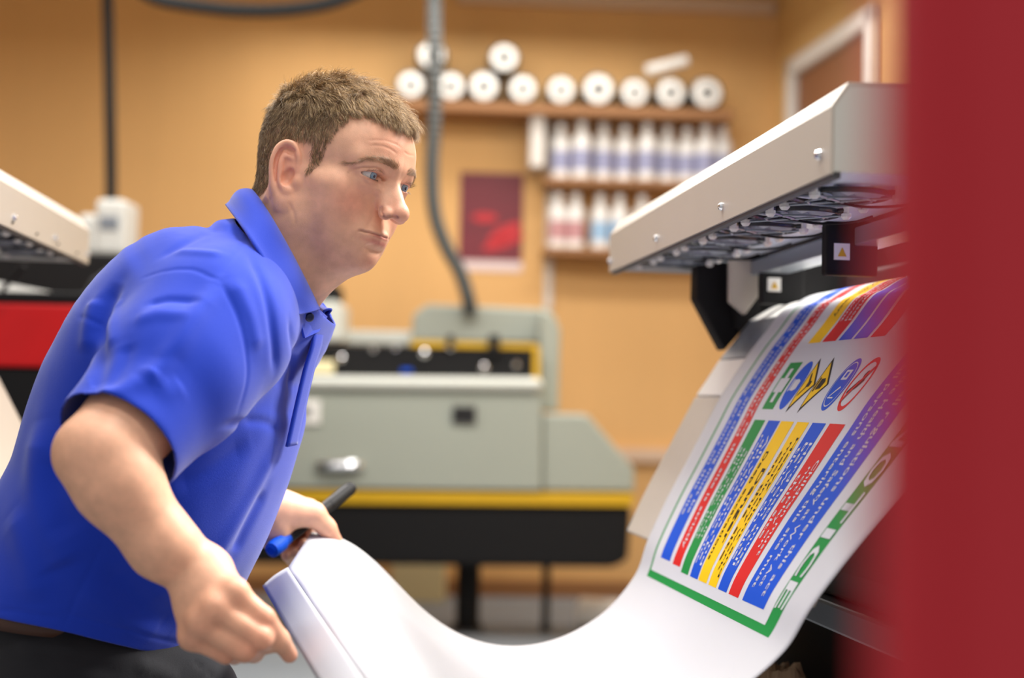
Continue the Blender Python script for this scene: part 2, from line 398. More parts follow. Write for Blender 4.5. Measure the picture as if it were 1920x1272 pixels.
lb = fbox('label_plate', 554, 750, 600, 795, FD-.010, .012, MT['white_metal'], FB, .002)
fbox('label_mark', 566, 764, 582, 781, FD-.013, .004, MT['dark_grey'], lb, 0)
fbox('note_card', 572, 676, 626, 700, FD+.11, .02, MT['cream'], FB, .003)
fbox('blue_block', 752, 692, 772, 700, FD+.12, .03, MT['p_blue'], FB, .004)
for (u, v, s) in [(796, 663, 8), (908, 690, 8), (640, 672, 7), (700, 655, 6), (742, 652, 6), (845, 652, 6), (968, 684, 6)]:
    c = at(u, v, FD+.14); lathe('knob', c, (0, -1, 0), [(s/430, 0), (s/430*.9, .02), (s/430*.4, .028)], MT['chrome'], FB, 14)
fbox('carriage_stud', 916, 628, 936, 664, FD+.10, .05, MT['black'], FB, .005)
fbox('carriage_stud', 838, 628, 850, 652, FD+.10, .05, MT['black'], FB, .005)
for u, rl in ((880, .055), (1026, .018), (420, .055)):
    c = at(u, 1000, FD+.38); x, y = c[0], c[1]; zt_ = at(u, 1040, FD+.4)[2]
    lathe('leg', (x, y, .012), ZX, [(rl*1.3, 0), (rl*1.3, .012), (rl, .025), (rl, zt_)], MT['black'], FB, 16)
    lathe('foot', (x, y, 0.0), ZX, [(rl*1.5, 0), (rl*1.5, .012), (rl*1.2, .014)], MT['dark_grey'], FB, 16)

def stand_on_floor(name, u, vbase, w, dep, h, m, label, cat, bw=.006):
    k = ray(u, vbase); t = -CAMZ/k[2]; c = CAM+k*t
    o = rbox(name, (c[0]-w/2, c[1], 0.0), (w, 0, 0), (0, dep, 0), (0, 0, h), m, None, bw); tag(o, label, cat); return o
stand_on_floor('storage_box', 782, 1130, .28, .24, .26, MT['cream'], 'cream box standing on the floor under the flatbed printer', 'box')
k = ray(922, 1112); t = -CAMZ/k[2]; c = CAM+k*t
o = lathe('paint_can', (c[0], c[1], 0), ZX, [(.05, 0), (.052, .004), (.052, .13), (.046, .14), (.02, .15)], mat('dull_can', (150, 146, 128), .4, metal=.3, var=.1)); tag(o, 'small grey-green can on the floor under the flatbed printer', 'can')
# white roll on the floor
k = ray(1094, 1177); t = -CAMZ/k[2]; c = CAM+k*t
bm = bmesh.new(); ax = np.array([.75, -.3, 0]); ax /= np.linalg.norm(ax)
add_lathe(bm, c+ZX*.072-ax*.02, ax, [(.03, .02), (.035, 0), (.066, .002), (.07, .008), (.07, .8), (.066, .806), (.03, .806)], 28)
o = bm_obj('paper_roll', bm, MT['core']); tag(o, 'white paper roll lying on the grey floor beside the sheet', 'roll')

# ================================================================== things at far left
WB = at(205, 470, 5.4)
cab = rbox('black_cabinet', (at(170, 600, 5.3)[0]-.5, WB[1]-.15, 0), (.95, 0, 0), (0, .6, 0), (0, 0, at(205, 478, 5.3)[2]), MT['black'], None, .01)
tag(cab, 'black cabinet carrying the white box at far left', 'cabinet')
zb = at(205, 478, 5.3)[2]+.0005
bx = rbox('white_box', (at(176, 430, 5.35)[0], WB[1]-.05, zb), (.118, 0, 0), (0, .2, 0), (0, 0, at(205, 372, 5.35)[2]-zb), MT['box_white'], None, .02)
tag(bx, 'white box under the black pipe beyond the left printer', 'box')
rbox('box_step', (at(158, 430, 5.35)[0]-.03, WB[1]-.04, zb), (.075, 0, 0), (0, .16, 0), (0, 0, .16), MT['box_white'], bx, .02)
rbox('box_panel', (at(186, 430, 5.35)[0], WB[1]-.054, zb+.10), (.07, 0, 0), (0, .006, 0), (0, 0, .05), MT['grey_metal'], bx, .002)
# red striped machine
RD = 3.45
RP = empty('red_striped_printer', (at(60, 700, RD)[0]-.2, at(60, 700, RD)[1]+.3, 0), 'black machine with broad red band behind the man at left', 'printer')
x0 = -2.3; x1 = at(330, 600, RD)[0]; y0 = at(60, 600, RD)[1]
def rz(v): return at(80, v, RD)[2]
rbox('red_band', (x0, y0, rz(690)), (x1-x0, 0, 0), (0, .55, 0), (0, 0, rz(570)-rz(690)), MT['red'], RP, .008)
rbox('top_cover', (x0, y0+.005, rz(569.5)), (x1-x0, 0, 0), (0, .54, 0), (0, 0, rz(547)-rz(569.5)), MT['black'], RP, .006)
rbox('body', (x0, y0+.01, .0), (x1-x0, 0, 0), (0, .53, 0), (0, 0, rz(690.5)), MT['black'], RP, .006)
zt2 = rz(547)+.0005
bm = bmesh.new()
add_prism(bm, [np.array([at(-80, 520, RD+.2)[0], y0+.1, zt2]), np.array([at(140, 520, RD+.2)[0], y0+.1, zt2]), np.array([at(120, 520, RD+.2)[0], y0+.12, zt2+.006]), np.array([at(-80, 520, RD+.2)[0], y0+.12, zt2+.055])], (0, .3, 0))
o = bm_obj('white_media', bm, MT['white_metal']); tag(o, 'white sheet lying on the red striped machine at left', 'sheet')
# black cloth heaped on that machine
n1, n2 = 40, 26; vs = []; fs = []
bx0 = at(163, 500, RD+.3); bx1 = at(335, 500, RD+.3)
for j in range(n2):
    for i in range(n1):
        s = i/(n1-1); t = j/(n2-1)
        x = bx0[0]+(bx1[0]-bx0[0])*s; y = y0+.22+.30*t
        h = .03+.075*math.sin(math.pi*min(1, max(0, s)))**.8*math.sin(math.pi*(.12+.8*t)) + .035*s*math.sin(math.pi*t)
        h += .016*mnoise.noise(Vector((x*14, y*14, 3)))+.008*mnoise.noise(Vector((x*40, y*40, 7)))
        edge = min(s, 1-s, t, 1-t)
        vs.append((x, y, zt2+.004+(h if edge > .02 else 0.0)*min(1, edge*10)))
for j in range(n2-1):
    for i in range(n1-1):
        q = j*n1+i; fs.append((q, q+1, q+n1+1, q+n1))
o = mesh_obj('black_cloth', vs, fs, MT['black_cloth'], smooth=True)
sm = o.modifiers.new('thick', 'SOLIDIFY'); sm.thickness = .004
tag(o, 'crumpled black cloth on the red striped machine behind his shoulder', 'cloth')
o = tubeobj('black_rod', [at(4, 545, 3.35), at(30, 515, 3.35), at(46, 498, 3.35)], .006, MT['black'], n=8)
o.location.z += 0; tag(o, 'thin black rod slanting under the left canopy', 'rod')
# ================================================================== the two roll printers
def extr(name, cz, a0, a1, m, parent, bw=.003, seg=2):
    """polygon in the (c, z) cross-section swept along the printer's long axis from a0 to a1"""
    bm = bmesh.new(); add_prism(bm, [acz(a0, c, z) for c, z in cz], (AX+SKEW[0]*CX)*(a1-a0))
    if bw: bevel(bm, bw, seg)
    return bm_obj(name, bm, m, parent)
def mirror(cz, c_m, on):
    return [(2*c_m-c, z) for c, z in cz] if on else list(cz)

def fan(parent, a, c, z, R=.051):
    """axial fan hanging under the canopy: square frame ring, hub, blades, finger guard, screws"""
    o0 = acz(a, c, z)
    bm = bmesh.new()
    ring = [o0 + (R+.002)*(math.cos(t)*CX+math.sin(t)*AX) for t in np.linspace(0, 2*math.pi, 37)]
    add_tube(bm, ring, .0032, 8, 0, cap=False)
    for k in range(4):
        t = math.pi/4+k*math.pi/2; p = o0+(R*1.28)*(math.cos(t)*CX+math.sin(t)*AX)
        q = o0+(R*1.0)*(math.cos(t)*CX+math.sin(t)*AX)
        add_tube(bm, [q, p], .003, 8)
    fr = bm_obj('fan_ring', bm, MT['fan'], parent)
    bm = bmesh.new()
    add_lathe(bm, o0+ZX*.004, -ZX, [(.018, 0), (.018, .007), (.015, .009)], 18)
    for k in range(7):
        t = 2*math.pi*k/7; d = math.cos(t)*CX+math.sin(t)*AX; n = -math.sin(t)*CX+math.cos(t)*AX
        P = [o0+d*.017-n*.006+ZX*.003, o0+d*(R-.004)-n*.014+ZX*.004, o0+d*(R-.004)+n*.014-ZX*.002, o0+d*.017+n*.006-ZX*.002]
        add_prism(bm, P, ZX*.0015)
    bm_obj('fan_blades', bm, MT['blade'], fr)
    bm = bmesh.new()
    for r in (.034,):
        add_tube(bm, [o0-ZX*.006+r*(math.cos(t)*CX+math.sin(t)*AX) for t in np.linspace(0, 2*math.pi, 33)], .0013, 6, 0, cap=False)
    for k in range(4):
        t = math.pi/4+k*math.pi/2; d = math.cos(t)*CX+math.sin(t)*AX
        add_tube(bm, [o0-ZX*.006, o0-ZX*.006+d*R*1.25], .0014, 6)
    bm_obj('finger_guard', bm, MT['grey_metal'], fr)
    for k in range(4):
        t = math.pi/4+k*math.pi/2; p = o0+R*1.28*(math.cos(t)*CX+math.sin(t)*AX)
        lathe('fan_screw', p+ZX*.010, -ZX, [(.0035, 0), (.0035, .014), (.006, .014), (.006, .018), (.0035, .021)], MT['nylon'], fr, 10)
    bm = bmesh.new()
    add_tube(bm, catmull([o0-ZX*.004-CX*.02, o0-ZX*.009+CX*.03+AX*.01, o0-ZX*.008+CX*.07-AX*.005, o0-ZX*.002+CX*.09-AX*.02], 5), .0016, 6)
    bm_obj('fan_wire', bm, MT['black'], fr)

def make_canopy(P, c0, a0, a1, zb, sgn, nfan, fa0, step, closed_near, skew=0.0):
    """sgn=+1: the canopy reaches to the right of its front panel"""
    W = .235; hP = .063
    def X(c): return c0+sgn*c
    def skewed(*k): pass
    # shell: front panel, chamfer, top, end caps - one bent sheet with thickness
    prof = [(0, 0), (0, hP), (.017, hP+.024), (W, hP+.030), (W, .02), (W-.003, .02), (W-.003, hP+.027), (.018, hP+.021), (.003, hP-.001), (.003, 0)]
    sh = extr('canopy_shell', [(X(c), zb+z) for c, z in prof], a0, a1, MT['beige'], P, .0)
    endp = [(0.0035, 0.002), (0.0035, hP), (.018, hP+.021), (W-.0035, hP+.026), (W-.0035, .02), (W-.02, 0.002)]
    extr('canopy_end', [(X(c), zb+z) for c, z in endp], a0+.0005, a0+.003, MT['pale_metal'], P, 0)
    extr('canopy_end', [(X(c), zb+z) for c, z in endp], a1-.003, a1-.0005, MT['pale_metal'], P, 0)
    extr('canopy_lip', [(X(.0032), zb-.004), (X(.0032), zb+.010), (X(.012), zb+.010), (X(.012), zb-.004)], a0+.004, a1-.004, MT['dark_grey'], P, .001)
    extr('fan_tray', [(X(.0125), zb+.018), (X(.0125), zb+.021), (X(W-.03), zb+.021), (X(W-.03), zb+.018)], a0+.004, a1-.004, MT['tray'], P, 0)
    extr('rear_rail', [(X(W-.035), zb-.012), (X(W-.035), zb+.011), (X(W+.012), zb+.018), (X(W+.012), zb-.012)], a0, a1, MT['grey_metal'], P, .002)
    for k in range(nfan):
        fan(P, fa0-step*k, X(.088), zb+.012)
    # bolts on the front panel
    for k in range(4):
        a = a1-.012-(a1-a0-.04)*k/3
        p = acz(a, X(0), zb+(.018 if k != 3 else .022))
        lathe('panel_bolt', p+CX*sgn*.0005, -CX*sgn, [(.0052, 0), (.0052, .002), (.0038, .005), (.001, .0062)], MT['chrome'], P, 12)

# ---- right printer
ZB = 1.288
g = acz(1.75, 0.85, 0)
PR = empty('roll_printer', g, 'beige roll printer at right with fan canopy and the printed sheet over its front', 'printer')
SKEW[0] = .027
make_canopy(PR, .505, 1.262, 2.334, ZB, 1, 6, 2.235, .152, True)
SKEW[0] = 0.0
# small tan button on the canopy top
rbox('canopy_button', acz(1.60, .535, ZB+.088), AX*.03, CX*.02, ZX*.012, MT['cream'], PR, .003)
# curved front apron (cross-section traced at its far end), swept along the axis
_q = {uv: on_a(uv[0], uv[1], 2.03) for uv in [(1215, 1012), (1253, 931), (1290, 861), (1325, 794), (1353, 741), (1403, 665), (1434, 625), (1463, 587), (1484, 575)]}
PX = [_q[1215, 1012], _q[1253, 931], _q[1353, 741], (_q[1353, 741][0]+.018, _q[1353, 741][1]+.027), _q[1403, 665], _q[1434, 625], _q[1463, 587], (.735, 1.222), (.765, 1.2365), (.81, 1.2425)]
SAF = 2.19; A0 = 1.05
def thick_strip(pts, t):
    P = np.array(pts, float); T = np.gradient(P, axis=0); T /= np.linalg.norm(T, axis=1)[:, None]
    N = np.stack([T[:, 1], -T[:, 0]], 1)                      # to the inside
    return [tuple(q) for q in P]+[tuple(q) for q in (P+N*t)[::-1]]
def off_in(pts, d):
    P = np.array(pts, float); T = np.gradient(P, axis=0); T /= np.linalg.norm(T, axis=1)[:, None]
    return P+np.stack([T[:, 1], -T[:, 0]], 1)*d
lowp = off_in(catmull([PX[0], PX[1], _q[1290, 861], _q[1325, 794], PX[2]], 6), .006)
extr('lower_apron', thick_strip(lowp, .012), 1.40, SAF, MT['beige'], PR, .002)
midp = off_in(catmull([(PX[2][0]+.002, PX[2][1]+.003), PX[3], (PX[4][0]-.001, PX[4][1]-.001)], 6), .006)
extr('upper_apron', thick_strip(midp, .012), A0, SAF, MT['white_metal'], PR, .002)
slopep = off_in(catmull([(PX[4][0]+.0005, PX[4][1]+.0005), PX[5], PX[6]], 6), .006)
extr('heater_plate', thick_strip(slopep, .012), A0, SAF, MT['grey_metal'], PR, .001)
lipp = off_in(catmull([(PX[6][0]+.001, PX[6][1]+.001), PX[7], PX[8], PX[9], (.90, 1.2445)], 6), .006)
extr('platen', thick_strip(lipp, .014), A0, SAF, MT['white_metal'], PR, .001)
# lower body, stand and shelf
extr('body', [(.665, .835), (.665, .87), (.70, 1.10), (.80, 1.20), (1.25, 1.20), (1.25, .835)], A0, SAF-.03, MT['dark_grey'], PR, .006)
extr('front_rail', [(.645, .800), (.645, .834), (1.25, .834), (1.25, .800)], A0, SAF-.03, MT['grey_metal'], PR, .004)
extr('stand_panel', [(.70, .10), (.70, .799), (.74, .799), (.74, .10)], A0, SAF-.05, MT['black'], PR, .004)
extr('stand_shelf', [(.58, .585), (.58, .60), (.699, .60), (.699, .585)], A0, SAF-.05, MT['black'], PR, .003)
for a in (1.15, 2.05):
    extr('stand_foot', [(.62, .0), (.62, .045), (.70, .10), (1.15, .10), (1.2, .045), (1.2, 0)], a, a+.06, MT['black'], PR, .004)
# upper head housing, arms and brackets
extr('head_housing', [(1.0, 1.2475), (.93, 1.275), (.93, 1.36), (1.0, 1.42), (1.22, 1.42), (1.25, 1.38), (1.25, 1.2015), (1.005, 1.2015)], A0, 2.205, MT['black'], PR, .008)
brk = [(1300, 520), (1398, 516), (1398, 556), (1412, 590), (1350, 659), (1298, 562)]
P = [on_a(u, v, 2.24) for u, v in brk]; P[0] = (P[0][0], 1.300); P[1] = (P[1][0], 1.300)
extr('side_bracket', P, 2.215, 2.255, MT['black'], PR, .003)
extr('bracket_link', [(.70, 1.19), (.735, 1.215), (.735, 1.30), (.69, 1.30)], 2.19, 2.216, MT['black'], PR, .002)
P = [on_a(u, v, 2.10) for u, v in [(1396, 500), (1446, 496), (1446, 542), (1414, 590), (1396, 560)]]
extr('end_plate', [(.705, 1.190), (.75, 1.222), (.93, 1.247), (.93, 1.36), (.80, 1.335), (.70, 1.31)], 2.198, 2.206, MT['black'], PR, .001)
extr('canopy_arm', [(P[0][0], ZB+.012), (P[1][0]+.02, ZB+.012), (P[2][0]+.01, P[2][1]), (P[3][0]+.01, P[3][1]+.004), (P[4][0], P[4][1])], 2.175, 2.188, MT['beige'], PR, .002)
ca = [(.86, 1.250), (.86, 1.275), (.885, 1.285), (.928, 1.285), (.928, 1.250)]
extr('carriage_rail', ca, A0, 2.14, MT['black'], PR, .003)
for (u, v, A) in [(1452, 534, 2.12), (1579, 472, 1.72)]:
    c, z = on_a(u, v, A); s = .0105
    st = rbox('warning_sticker', acz(A, c-s, z-s), CX*2*s, AX*.0015, ZX*2*s, MT['white_metal'], PR, 0)
    prism('warning_triangle', [acz(A-.0012, c-s*.55, z-s*.6), acz(A-.0012, c+s*.55, z-s*.6), acz(A-.0012, c, z+s*.5)], AX*.001, MT['yellow'], st)
    rbox('sticker_mount', acz(A+.0016, c-.02, z-.03), CX*.07, AX*.02, ZX*.07, MT['black'], PR, .003)
extr('carriage', [(.83, 1.252), (.81, 1.262), (.81, 1.275), (.83, 1.30), (.90, 1.31), (.90, 1.252)], 1.44, 1.66, MT['dark_grey'], PR, .008)
for (u, v) in [(1450, 590), (1577, 506)]:
    pass
# ---- left printer (same model facing the other way)
g = acz(2.4, -.75, 0)
PL = empty('roll_printer', g, 'beige roll printer at the left edge, only its canopy corner and apron showing', 'printer')
ZL = 1.312
SKEW[0] = .060
make_canopy(PL, -.452, 1.93, 2.795, ZL, -1, 5, 2.70, .152, True)
SKEW[0] = 0.0
LX = [(-.402-(c-.503), z+.01) for c, z in PX]
def thick_l(pts, t): return [tuple(q) for q in pts]+[tuple((c-t*.9, z-t*.4)) for c, z in pts[::-1]]
extr('lower_apron', thick_l([tuple(x) for x in catmull([LX[0], LX[1], LX[2]], 6)], .012), 1.93, 2.66, MT['beige'], PL, .002)
extr('upper_apron', thick_l([tuple(x) for x in catmull([(LX[2][0]-.002, LX[2][1]+.003), LX[3], LX[4]], 6)], .012), 1.93, 2.66, MT['white_metal'], PL, .002)
extr('heater_plate', thick_l([tuple(x) for x in catmull([(LX[4][0]-.002, LX[4][1]+.002), LX[5], LX[6]], 6)], .012), 1.93, 2.66, MT['grey_metal'], PL, .001)
extr('body', [(-.57, .80), (-.57, .88), (-.62, 1.10), (-.72, 1.20), (-1.15, 1.20), (-1.15, .80)], 1.93, 2.62, MT['dark_grey'], PL, .006)
extr('stand_panel', [(-.62, .05), (-.62, .799), (-.66, .799), (-.66, .05)], 1.95, 2.60, MT['black'], PL, .004)
extr('head_housing', [(-.80, 1.203), (-.76, 1.25), (-.76, 1.45), (-.82, 1.50), (-1.12, 1.50), (-1.15, 1.203)], 1.93, 2.62, MT['black'], PL, .008)
extr('canopy_arm', [(-.59, 1.20), (-.64, 1.20), (-.765, 1.26), (-.765, ZL+.06), (-.60, ZL+.012)], 2.60, 2.62, MT['black'], PL, .002)
for a in (2.0, 2.5):
    extr('stand_foot', [(-.56, .0), (-.56, .03), (-.62, .05), (-1.1, .05), (-1.1, 0)], a, a+.06, MT['black'], PL, .002)

# brown crumpled paper on the stand shelf
n1, n2 = 46, 22; vs = []; fs = []
for j in range(n2):
    for i in range(n1):
        a = 1.72+.42*i/(n1-1); c = .584+.112*j/(n2-1)
        e = min(1, 7*min(i/(n1-1), 1-i/(n1-1)))*min(1, 6*min(j/(n2-1), 1-j/(n2-1)))
        q = Vector((a*16, c*16, 1)); r1 = abs(mnoise.noise(q)); r2 = abs(mnoise.noise(q*2.7)); 
        vs.append(acz(a+.006*mnoise.noise(q*1.3), c, c*0+.6015+e*(.135-.12*r1-.04*r2)))
for j in range(n2-1):
    for i in range(n1-1):
        q = j*n1+i; fs.append((q, q+1, q+n1+1, q+n1))
o = mesh_obj('kraft_paper', vs, fs, MT['kraft'], smooth=False)
tag(o, 'crumpled brown wrapping paper on the black shelf below the sheet', 'paper')

# ================================================================== the printed sheet
A_FAR = 2.03
PROF = [on_a(u, v, A_FAR) for u, v in [(585, 998), (640, 1010), (700, 1050), (800, 1149), (880, 1197), (965, 1212), (1050, 1196), (1130, 1150), (1190, 1080), (1215, 1012), (1253, 931), (1290, 861), (1325, 794), (1353, 741), (1403, 665), (1434, 625), (1463, 587), (1484, 575)]]
SO = catmull(PROF, 40); SL = np.r_[0, np.cumsum(np.linalg.norm(np.diff(SO, axis=0), axis=1))]
S_T = SL[-1]
ext = catmull([PROF[-2], PROF[-1], (.760, 1.2345), (.80, 1.2425), (.845, 1.2440)], 30)[30:]
SO = np.vstack([SO, ext[1:]]); SL = np.r_[0, np.cumsum(np.linalg.norm(np.diff(SO, axis=0), axis=1))]
def warp(s, w0):
    ds = np.clip(s-.587, -.15, .36)
    return w0 + 1.3*ds*np.maximum(0, w0-.2)
# end line held by the hands: (a, picture point)
ENDL = [(2.03, 585, 998), (1.84, 540, 1065), (1.50, 607, 1165), (1.30, 680, 1272), (1.18, 725, 1345)]
EA = np.array([e[0] for e in ENDL]); EC = np.array([on_a(e[1], e[2], e[0]) for e in ENDL])
def end_cz(a):
    o = np.argsort(EA); A = EA[o]; Q = EC[o]
    return np.stack([np.interp(a, A, Q[:, 0]), np.interp(a, A, Q[:, 1])], -1)
def sheet_pt(s, w0):
    s = np.asarray(s, float); w0 = np.asarray(w0, float)
    w_ = warp(s, w0); a = A_FAR-w_
    c = np.interp(s, SL, SO[:, 0]); z = np.interp(s, SL, SO[:, 1])
    E = end_cz(a); f = np.clip(1-s/.33, 0, 1)**2
    dc = (E[..., 0]-PROF[0][0])*f; dz = (E[..., 1]-PROF[0][1])*f
    P = a[..., None]*AX+(c+dc)[..., None]*CX+(z+dz)[..., None]*ZX
    return P
def sheet_lift(s, w0, h):
    e = .002
    P = sheet_pt(s, w0); Ts = sheet_pt(s+e, w0)-sheet_pt(s-e, w0); Tw = sheet_pt(s, w0+e)-sheet_pt(s, w0-e)
    N = np.cross(Tw, Ts); N /= np.linalg.norm(N, axis=-1, keepdims=True)
    N = np.where((N[..., 2:3] < 0), -N, N)
    return P+N*h
W_MAX = .652
ss = np.r_[np.linspace(0, .35, 50), np.linspace(.35, SL[-1], 110)[1:]]; ww_ = np.linspace(0, W_MAX, 60)
S, W = np.meshgrid(ss, ww_, indexing='ij')
_u = np.clip((.50-S)/.32, 0, 1); W = W*(1+.52*_u*_u*(3-2*_u))
P = sheet_pt(S, W)
# soft pull wrinkles fanning out from the far hand
f = np.clip(1-S/.30, 0, 1)
P += ZX*np.clip(S/.03, 0, 1)[..., None]*(.0022*np.sin(W*46+S*9)*f*np.clip(1-np.abs(W-.10)/.22, 0, 1)+.0015*np.sin(W*23-S*14)*f)[..., None]
nS, nW = S.shape
vs = P.reshape(-1, 3); fs = [(i*nW+j, i*nW+j+1, (i+1)*nW+j+1, (i+1)*nW+j) for i in range(nS-1) for j in range(nW-1)]
sheet = mesh_obj('printed_sheet', vs, fs, MT['vinyl'], smooth=True)
sm = sheet.modifiers.new('thick', 'SOLIDIFY'); sm.thickness = .0007; sm.offset = 0
tag(sheet, 'white vinyl sheet with colourful safety notice sagging between his hands and the right printer', 'sheet')
# folded-down flap along the held end
A_ = np.linspace(1.842, 1.19, 24); T_ = np.linspace(0, 1, 8)
FL = [(1.845, 492, 1099), (1.50, 543, 1188), (1.30, 604, 1290), (1.18, 646, 1360)]
fa = np.array([e[0] for e in FL])[::-1]; fq = np.array([on_a(e[1], e[2], e[0]+.05) for e in FL])[::-1]
vs = []
for a in A_:
    e = end_cz(a); q = np.array([np.interp(a, fa, fq[:, 0]), np.interp(a, fa, fq[:, 1])])
    for t in T_:
        m_ = e*(1-t)+q*t; m_ = m_+np.array([-.15, .5])*.004*math.sin(math.pi*t)*(1 if t < 1 else 0)
        vs.append(acz(a+.05*t, m_[0], m_[1]))
fs = [(i*8+j, i*8+j+1, (i+1)*8+j+1, (i+1)*8+j) for i in range(23) for j in range(7)]
flap = mesh_obj('folded_flap', vs, fs, MT['vinyl'], sheet, smooth=True)
sm = flap.modifiers.new('thick', 'SOLIDIFY'); sm.thickness = .0007; sm.offset = 0

# print: bars, border, pictograms and lettering laid on the sheet
PV = []; PF = []; PM = []
PMATS = ['p_green', 'p_blue', 'p_red', 'p_yellow', 'p_white', 'p_black']
def put2d(S2, W2, faces, mi, lift):
    base = sum(len(x) for x in PV)
    PV.append(sheet_lift(np.asarray(S2), np.asarray(W2), lift))
    for f_ in faces: PF.append([base+i for i in f_]); PM.append(PMATS.index(mi))
def bar(s0, s1, w0, w1, mi, lift=.0007):
    ns = max(2, int(abs(s1-s0)/.006)+1); nw = max(2, int(abs(w1-w0)/.03)+1)
    a, b = np.meshgrid(np.linspace(s0, s1, ns), np.linspace(w0, w1, nw), indexing='ij')
    put2d(a.ravel(), b.ravel(), [(i*nw+j, i*nw+j+1, (i+1)*nw+j+1, (i+1)*nw+j) for i in range(ns-1) for j in range(nw-1)], mi, lift)
def poly(pts, mi, lift=.0011):
    """polygon given as (s, w), filled from its centre and refined so that it follows the bend of the sheet"""
    p = np.array(pts, float); c = p.mean(0); n = len(p)
    T = [np.array([p[i], p[(i+1) % n], c]) for i in range(n)]; out = []
    while T:
        t = T.pop(); L_ = [np.linalg.norm(t[i]-t[(i+1) % 3]) for i in range(3)]; i = int(np.argmax(L_))
        if L_[i] < .009: out.append(t); continue
        m = (t[i]+t[(i+1) % 3])/2; o_ = t[(i+2) % 3]
        T += [np.array([t[i], m, o_]), np.array([m, t[(i+1) % 3], o_])]
    V2 = np.vstack(out); put2d(V2[:, 0], V2[:, 1], [(3*i, 3*i+1, 3*i+2) for i in range(len(out))], mi, lift)
def disc(s, w_, rs, rw, mi, lift=.0009, n=32):
    poly([(s+rs*math.cos(t), w_+rw*math.sin(t)) for t in np.linspace(0, 2*math.pi, n, endpoint=False)], mi, lift)
def ringp(s, w_, rs, rw, th, mi, lift=.001, n=32):
    t = np.linspace(0, 2*math.pi, n, endpoint=False)
    S2 = np.r_[s+rs*np.cos(t), s+rs*(1-th)*np.cos(t)]; W2 = np.r_[w_+rw*np.sin(t), w_+rw*(1-th)*np.sin(t)]
    put2d(S2, W2, [(i, (i+1) % n, n+(i+1) % n, n+i) for i in range(n)], mi, lift)
def text(txt, s_hi, s_lo, w_lo, w_hi, mi, bold=.0, lift=.0012):
    """lettering that reads down the sheet (s decreasing) with its tops towards +w, fitted to the box"""
    cu = bpy.data.curves.new('lettering', 'FONT'); cu.body = txt; cu.resolution_u = 2; cu.offset = bold; cu.size = 1; cu.fill_mode = 'FRONT'
    ob = bpy.data.objects.new('lettering', cu); COL.objects.link(ob)
    dg = bpy.context.evaluated_depsgraph_get(); me = ob.evaluated_get(dg).to_mesh()
    v = np.array([x.co[:2] for x in me.vertices]); fc = [list(p.vertices) for p in me.polygons]
    ob.evaluated_get(dg).to_mesh_clear(); bpy.data.objects.remove(ob); bpy.data.curves.remove(cu)
    if not len(v): return
    x0, x1 = v[:, 0].min(), v[:, 0].max(); y0, y1 = v[:, 1].min(), v[:, 1].max()
    s = s_hi-(v[:, 0]-x0)/(x1-x0)*(s_hi-s_lo); w_ = w_lo+(v[:, 1]-y0)/(y1-y0)*(w_hi-w_lo)
    put2d(s, w_, fc, mi, lift)
SB = .587; ST = .811
bar(.562, 1.16, .058, .592, 'p_green', .0005)               # border as green field with the white field on top
bar(.5725, 1.16, .0665, .5635, 'p_white', .0007)
bar(.592, .597, .5635, .5636, 'p_white')
# title strip letters
for ch, s1, s0 in [('E', .627, .594), ('C', .671, .633), ('I', .691, .680), ('T', .736, .699), ('O', .782, .742), ('N', .825, .789)]:
    text(ch, s1, s0, .5665, .589, 'p_white', .02)
text('SAFETY', 1.08, .86, .5665, .589, 'p_white', .02)
L1 = .0009
def lines(txts, s_hi, s_lo, w0, w1, mi, ragged=True):
    n = len(txts); h = (w1-w0)/n; mx = max(len(t) for t in txts)
    for i, t in enumerate(txts):
        k = len(t)/mx; mid = (s_hi+s_lo)/2; half = (s_hi-s_lo)/2*k
        top = w1-h*i
        text(t, mid+half, mid-half, top-h*.80, top-h*.14, mi, .012)
# wide blue strip nearest the title
bar(SB, 1.16, .466, .540, 'p_blue', L1)
lines(['Under the Health and Safety at Work Act', '1974 all persons entering this site must'], .93, .605, .4725, .5065, 'p_white')
text('comply with all regulations under this act', .97, .600, .514, .5265, 'p_white', .012)
# right-hand column
bar(SB, ST, .415, .451, 'p_red', L1); lines(['Children must', 'not play on', 'this site'], .765, .640, .4165, .4495, 'p_white')
bar(SB, ST, .373, .406, 'p_blue', L1); lines(['Hard hats must', 'be worn at all', 'times on site'], .785, .620, .3740, .4050, 'p_white')
bar(SB, ST, .333, .364, 'p_yellow', L1); lines(['Heavy plant and', 'machinery work', 'on this site'], .790, .600, .3340, .3630, 'p_black')
bar(SB, ST, .289, .324, 'p_yellow', L1); text('Danger', .745, .640, .3085, .3215, 'p_black', .02); text('Deep excavations', .768, .615, .2925, .3025, 'p_black', .01)
bar(SB, ST, .251, .285, 'p_blue', L1); lines(['All visitors and', 'drivers must be', 'reported to site'], .790, .605, .2520, .2840, 'p_white')
bar(SB, ST, .208, .241, 'p_green', L1); lines(['Safety first in', 'this site, first', 'aid at site post'], .770, .635, .2090, .2400, 'p_white')
# long strips at the far side
bar(.5925, 1.16, .161, .197, 'p_red', L1); text('this site is strictly', .775, .617, .172, .186, 'p_white', .012); lines(['Unauthorised entry to', 'this place prohibited'], 1.02, .785, .1625, .1955, 'p_white')
bar(.594, 1.16, .097, .145, 'p_blue', L1); lines(['Protective footwear and clothing must be', 'worn at all times by persons on this site'], 1.03, .66, .099, .143, 'p_white')
